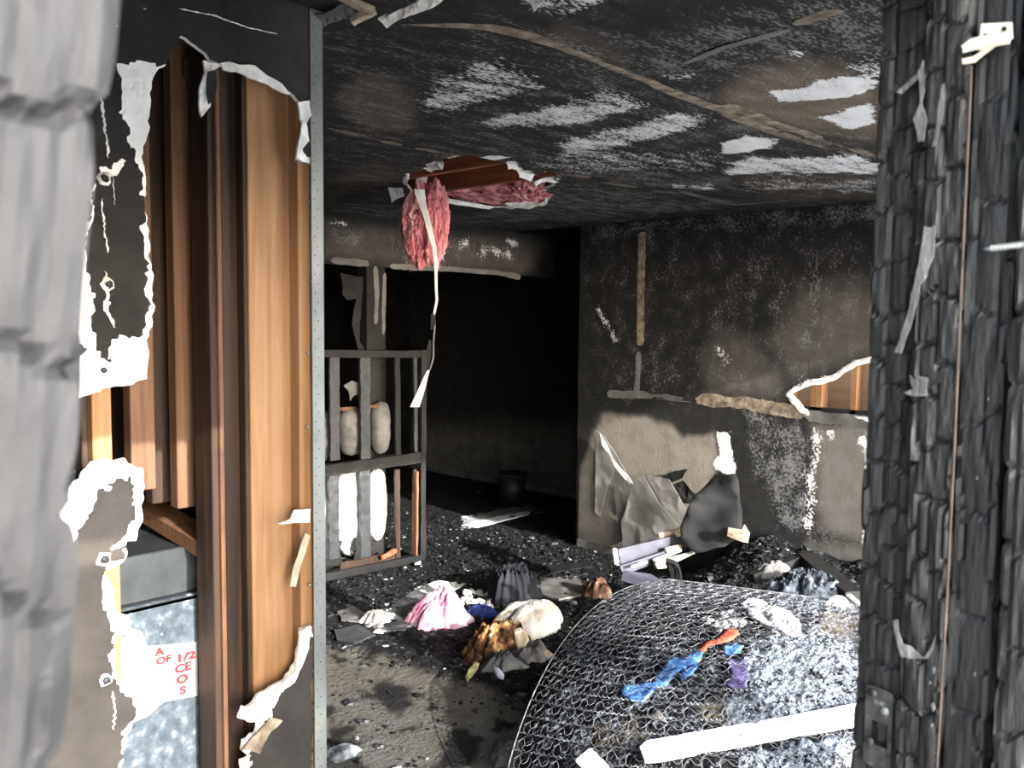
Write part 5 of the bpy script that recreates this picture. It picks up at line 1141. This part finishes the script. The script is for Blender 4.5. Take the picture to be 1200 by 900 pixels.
def msn(u, v, e=.01):
    a_ = ms(u+e, v)-ms(u-e, v); b_ = ms(u, v+e)-ms(u, v-e); a_ /= np.linalg.norm(a_, axis=-1, keepdims=True); n_ = np.cross(a_, b_); n_ /= np.linalg.norm(n_, axis=-1, keepdims=True); return a_, n_
mt = empty('burnt_mattress', (float(CP[1,1,0]), float(CP[1,1,1]), 0)); tag(mt, 'burnt mattress reduced to bare coil springs, humped over the debris', 'mattress')
# coil: outer ring, inner S and a second lower ring, one mesh shared by every coil
pts = []
for i in range(58):
    t = i/57; a_ = t*2*PI*2.6; r = .0345-.010*max(0, t-.38)/.62; pts.append((r*math.cos(a_)*(1 if t < .38 else .9), r*math.sin(a_), -.06*t))
Vc, Fc_ = tubegeo(pts, .0011, 3)
pts2 = [(-.0345+.069*i/14, .015*math.sin(i/14*2*PI), -.003) for i in range(15)]; V2, F2 = tubegeo(pts2, .0011, 3)
Fc_ = Fc_+[tuple(q+len(Vc) for q in f) for f in F2]; Vc = Vc+V2
cme = bpy.data.meshes.new('coil'); cme.from_pydata(Vc, [], Fc_); cme.materials.append(M['wire']); cme.update()
NU, NV = 19, 22; rs = np.random.RandomState(3); cells = []
for i in range(NU):
    for j in range(NV):
        u, v = (i+.5)/NU, (j+.5)/NV; p = ms(u, v); cells.append((np.linalg.norm(p-np.array([0, 0, CAMZ])), u, v))
pxs = {}
cells.sort(key=lambda c: (0 if (570 < proj(ms(c[1], c[2])[None])[0][0][0] < 1030 and proj(ms(c[1], c[2])[None])[0][0][1] < 915) else 1, c[0]))
restV, restF = [], []
pi_ = wmat(mt).inverted()
for k, (d_, u, v) in enumerate(cells):
    u += rs.uniform(-.002, .002); v += rs.uniform(-.002, .002)
    p = ms(u, v); tu, n_ = msn(u, v); tv = np.cross(n_, tu); a_ = rs.uniform(-.14, .14); q1 = tu*math.cos(a_)+tv*math.sin(a_); n2 = n_+tu*rs.uniform(-.05, .05)+tv*rs.uniform(-.05, .05); n2 /= np.linalg.norm(n2); q1 -= n2*(q1@n2); q1 /= np.linalg.norm(q1); q2 = np.cross(n2, q1)
    m4 = Matrix(((q1[0], q2[0], n2[0], p[0]), (q1[1], q2[1], n2[1], p[1]), (q1[2], q2[2], n2[2], p[2]), (0, 0, 0, 1)))
    if k < 300:
        o = bpy.data.objects.new('coil', cme); COL.objects.link(o); o.parent = mt; o.matrix_basis = pi_ @ m4
    else:
        s0 = len(restV); restV += [m4 @ Vector(w) for w in Vc]; restF += [tuple(q+s0 for q in f) for f in Fc_]
tag(mesh('farther_coils', restV, restF, M['wire'], mt), kind='stuff')
# helical lacing between rows
V, Fc = [], []
for i in range(NV+1):
    v = i/NV; m_ = 420; U = np.linspace(0, 1, m_); P_ = ms(U, v); tu, n_ = msn(U, np.full(m_, v)); tv = np.cross(n_, tu); ph = np.arange(m_)*2*PI/6
    C_ = P_+(tv*np.cos(ph)[:, None]+n_*np.sin(ph)[:, None])*.0045; a_, b_ = tubegeo([Vector(c) for c in C_], .0008, 3); Fc += [tuple(q+len(V) for q in f) for f in b_]; V += a_
tag(mesh('lacing_wire', V, Fc, M['wire'], mt), kind='stuff')
for nm, U, V_ in (('border_wire', np.zeros(50), np.linspace(0, 1, 50)), ('border_wire', np.ones(50), np.linspace(0, 1, 50)), ('border_wire', np.linspace(0, 1, 50), np.ones(50)), ('border_wire', np.linspace(0, 1, 50), np.zeros(50))):
    P_ = ms(U, V_); tube(nm, [Vector(p) for p in P_], .0028, M['wire'], mt, 5)
# charred filling below the springs
M['fill'] = painted('charred_filling', (.006,.0064,.0072), (.72,.71,.74), (.20,.16,.11), (.29,.335,.40), fine=60, coarse=16, bs=1., bd=.02, speck=.5, sharp=.12)
m_w = [([(868,702),(905,705),(940,728),(945,745),(910,735),(880,720)], 6, 1.0), ([(810,715),(870,700),(880,725),(850,735)], 8, .52), ([(1005,850),(1020,845),(1020,900),(960,900)], 10, .6)]
m_g = [([(880,740),(960,720),(1005,730),(1020,800),(1015,830),(880,820),(860,780)], 16, .56), ([(840,800),(900,800),(1000,820),(900,845),(850,850)], 10, .55), ([(650,700),(730,690),(700,760),(640,790)], 14, .36), ([(860,870),(1015,850),(1015,900),(860,900)], 12, .56), ([(900,680),(985,690),(1000,730),(900,710)], 10, .5), ([(620,760),(860,720),(880,900),(600,900)], 20, .30)]
m_t = [([(690,850),(740,840),(760,870),(700,875)], 8, .5), ([(960,715),(1000,715),(1000,740),(960,735)], 6, .7), ([(830,810),(860,808),(858,838),(820,835)], 6, .6)]
pm = paintpx(m_w, m_t, m_g, 26, 8)
nu, nv = 190, 200; U, V_ = np.meshgrid(np.linspace(-.01, 1.01, nu), np.linspace(-.01, 1.01, nv)); U, V_ = U.ravel(), V_.ravel()
P_ = ms(U, V_); n_ = msn(U, V_)[1]; px0, _ = proj(P_); cc = pm(P_)
rise = np.maximum(cc[:, 2]*.9, cc[:, 0]); hh = -.052+.05*rise*(.5+fbm(P_[:, 0]*9, P_[:, 1]*9, 0, 3))+.035*(fbm(P_[:, 0]*22, P_[:, 1]*22, 0, 6, 4)-.5)+.016*(1-np.abs(2*fbm(P_[:, 0]*45, P_[:, 1]*45, 0, 61, 3)-1)-.5)
edge = np.minimum(np.minimum(U, 1-U), np.minimum(V_, 1-V_)); hh -= .03*(1-sstep(0, .03, edge))
A = P_+n_*hh[:, None]; N_ = len(A); B = P_-n_*.10; B[:, 2] = np.maximum(B[:, 2], .0)
I = (np.arange(nv-1)[:, None]*nu+np.arange(nu-1)[None, :]); Fq = np.stack([I, I+1, I+1+nu, I+nu], 2).reshape(-1, 4); ring = list(range(nu))+[nu*k+nu-1 for k in range(1, nv)]+[(nv-1)*nu+k for k in range(nu-2, -1, -1)]+[nu*k for k in range(nv-2, 0, -1)]
side = [(ring[k], ring[k]+N_, ring[(k+1) % len(ring)]+N_, ring[(k+1) % len(ring)]) for k in range(len(ring))]
mesh('charred_filling', np.vstack([A, B]), Fq.tolist()+(Fq[:, ::-1]+N_).tolist()+side, M['fill'], mt, False, None, np.vstack([cc, cc]))
# things on the mattress
def onm(px, py):
    """the point of the spring surface seen at a pixel"""
    q = proj(P_)[0]; k = np.argmin(np.hypot(q[:, 0]-px, q[:, 1]-py)); return Vector(P_[k]), Vector(n_[k])
def mcloth(name, poly, mat, label, cat, seed, off=.004, crumple=.02, th=.003, recen=True):
    pts = [onm(x, y) for x, y in poly]; o = scrap(name, [p+n_*off for p, n_ in pts], mat, None, seed, th, crumple, .02)
    for p in o.data.polygons: p.use_smooth = True
    recenter(o); return tag(o, label, cat)
M['ashcloth'] = simple('white_pink_ash_cloth', [(.36,(.04,.038,.045)),(.46,(.34,.31,.36)),(.6,(.62,.58,.62))], 26, bs=.9, bd=.01, bscale=60)
mcloth('blue_garment', [(726,806),(734,799),(748,797),(764,798),(768,784),(785,772),(806,762),(822,755),(824,762),(818,775),(806,786),(800,780),(788,790),(782,800),(768,806),(752,820),(740,822),(730,815)], M['bluecloth'], 'bright blue burnt garment stretched across the springs', 'cloth', 1, -.008, .016)
mcloth('blue_scrap', [(846,758),(862,752),(872,756),(868,764),(850,766)], M['bluecloth'], 'small blue cloth scrap beside the orange-red piece on the springs', 'cloth', 2, -.006, .012)
mcloth('navy_scrap', [(797,782),(812,776),(818,780),(810,788),(800,796),(796,792)], M['bluecloth'], 'deep blue scrap under the right end of the blue garment', 'cloth', 3, -.012, .014)
mcloth('red_scrap', [(818,758),(826,752),(842,747),(848,740),(862,736),(866,744),(856,750),(846,752),(830,757),(826,764),(819,764)], M['redcloth'], 'orange-red cloth strip at the upper end of the blue garment', 'cloth', 4, -.002, .010)
mcloth('purple_cloth', [(850,770),(874,768),(877,785),(876,800),(860,802),(848,794),(856,785)], M['purple'], 'violet cloth hanging in the springs right of the blue garment', 'cloth', 5, -.014, .016)
mcloth('white_ash_cloth', [(866,704),(892,703),(915,712),(935,726),(943,744),(928,742),(905,732),(880,722)], M['ashcloth'], 'white fluffy burnt cloth near the top right of the springs', 'cloth', 6, -.010, .018, .006)
mcloth('brown_shard', [(752,834),(772,826),(782,842),(770,838)], M['greypaper'], 'brown triangular shard showing through the springs below the garment', 'shard', 7, -.02, .005)
# white painted board across the foot of the mattress, and a short one
def board(name, a, b, w, th, label, seed, lift=.012, mat='whiteboard'):
    (pa, na), (pb, nb) = onm(*a), onm(*b); n_ = (na+nb).normalized(); d_ = (pb-pa); d_n = d_.normalized(); s_ = n_.cross(d_n).normalized(); rnd = random.Random(seed)
    top, bot = [], []; K = 26
    for i in range(K+1):
        p = pa+d_*(i/K)+n_*lift; e1 = w/2*(1+rnd.uniform(-.05, .05)); e2 = w/2*(1+rnd.uniform(-.05, .05))
        if i == 0: e1 *= .55; e2 *= .8
        top.append(p+s_*e1); bot.append(p-s_*e2)
    V = []; Fc = []
    for t_, b_ in zip(top, bot): V += [t_+n_*th/2, b_+n_*th/2, b_-n_*th/2, t_-n_*th/2]
    for i in range(K):
        for j in range(4): Fc.append((i*4+j, i*4+(j+1) % 4, (i+1)*4+(j+1) % 4, (i+1)*4+j))
    Fc += [(3,2,1,0), tuple(K*4+j for j in range(4))]; o = mesh(name, V, Fc, M[mat]); bm = bmesh.new(); bm.from_mesh(o.data); bmesh.ops.recalc_face_normals(bm, faces=bm.faces); bm.to_mesh(o.data); bm.free(); recenter(o); return tag(o, label, 'board')
board('white_board', (752,886), (1030,836), .085, .014, 'long white painted board lying across the lower springs of the mattress', 1, .010)
board('white_board', (684,886), (706,908), .07, .012, 'short white board standing at the bottom of the mattress', 2, .01)
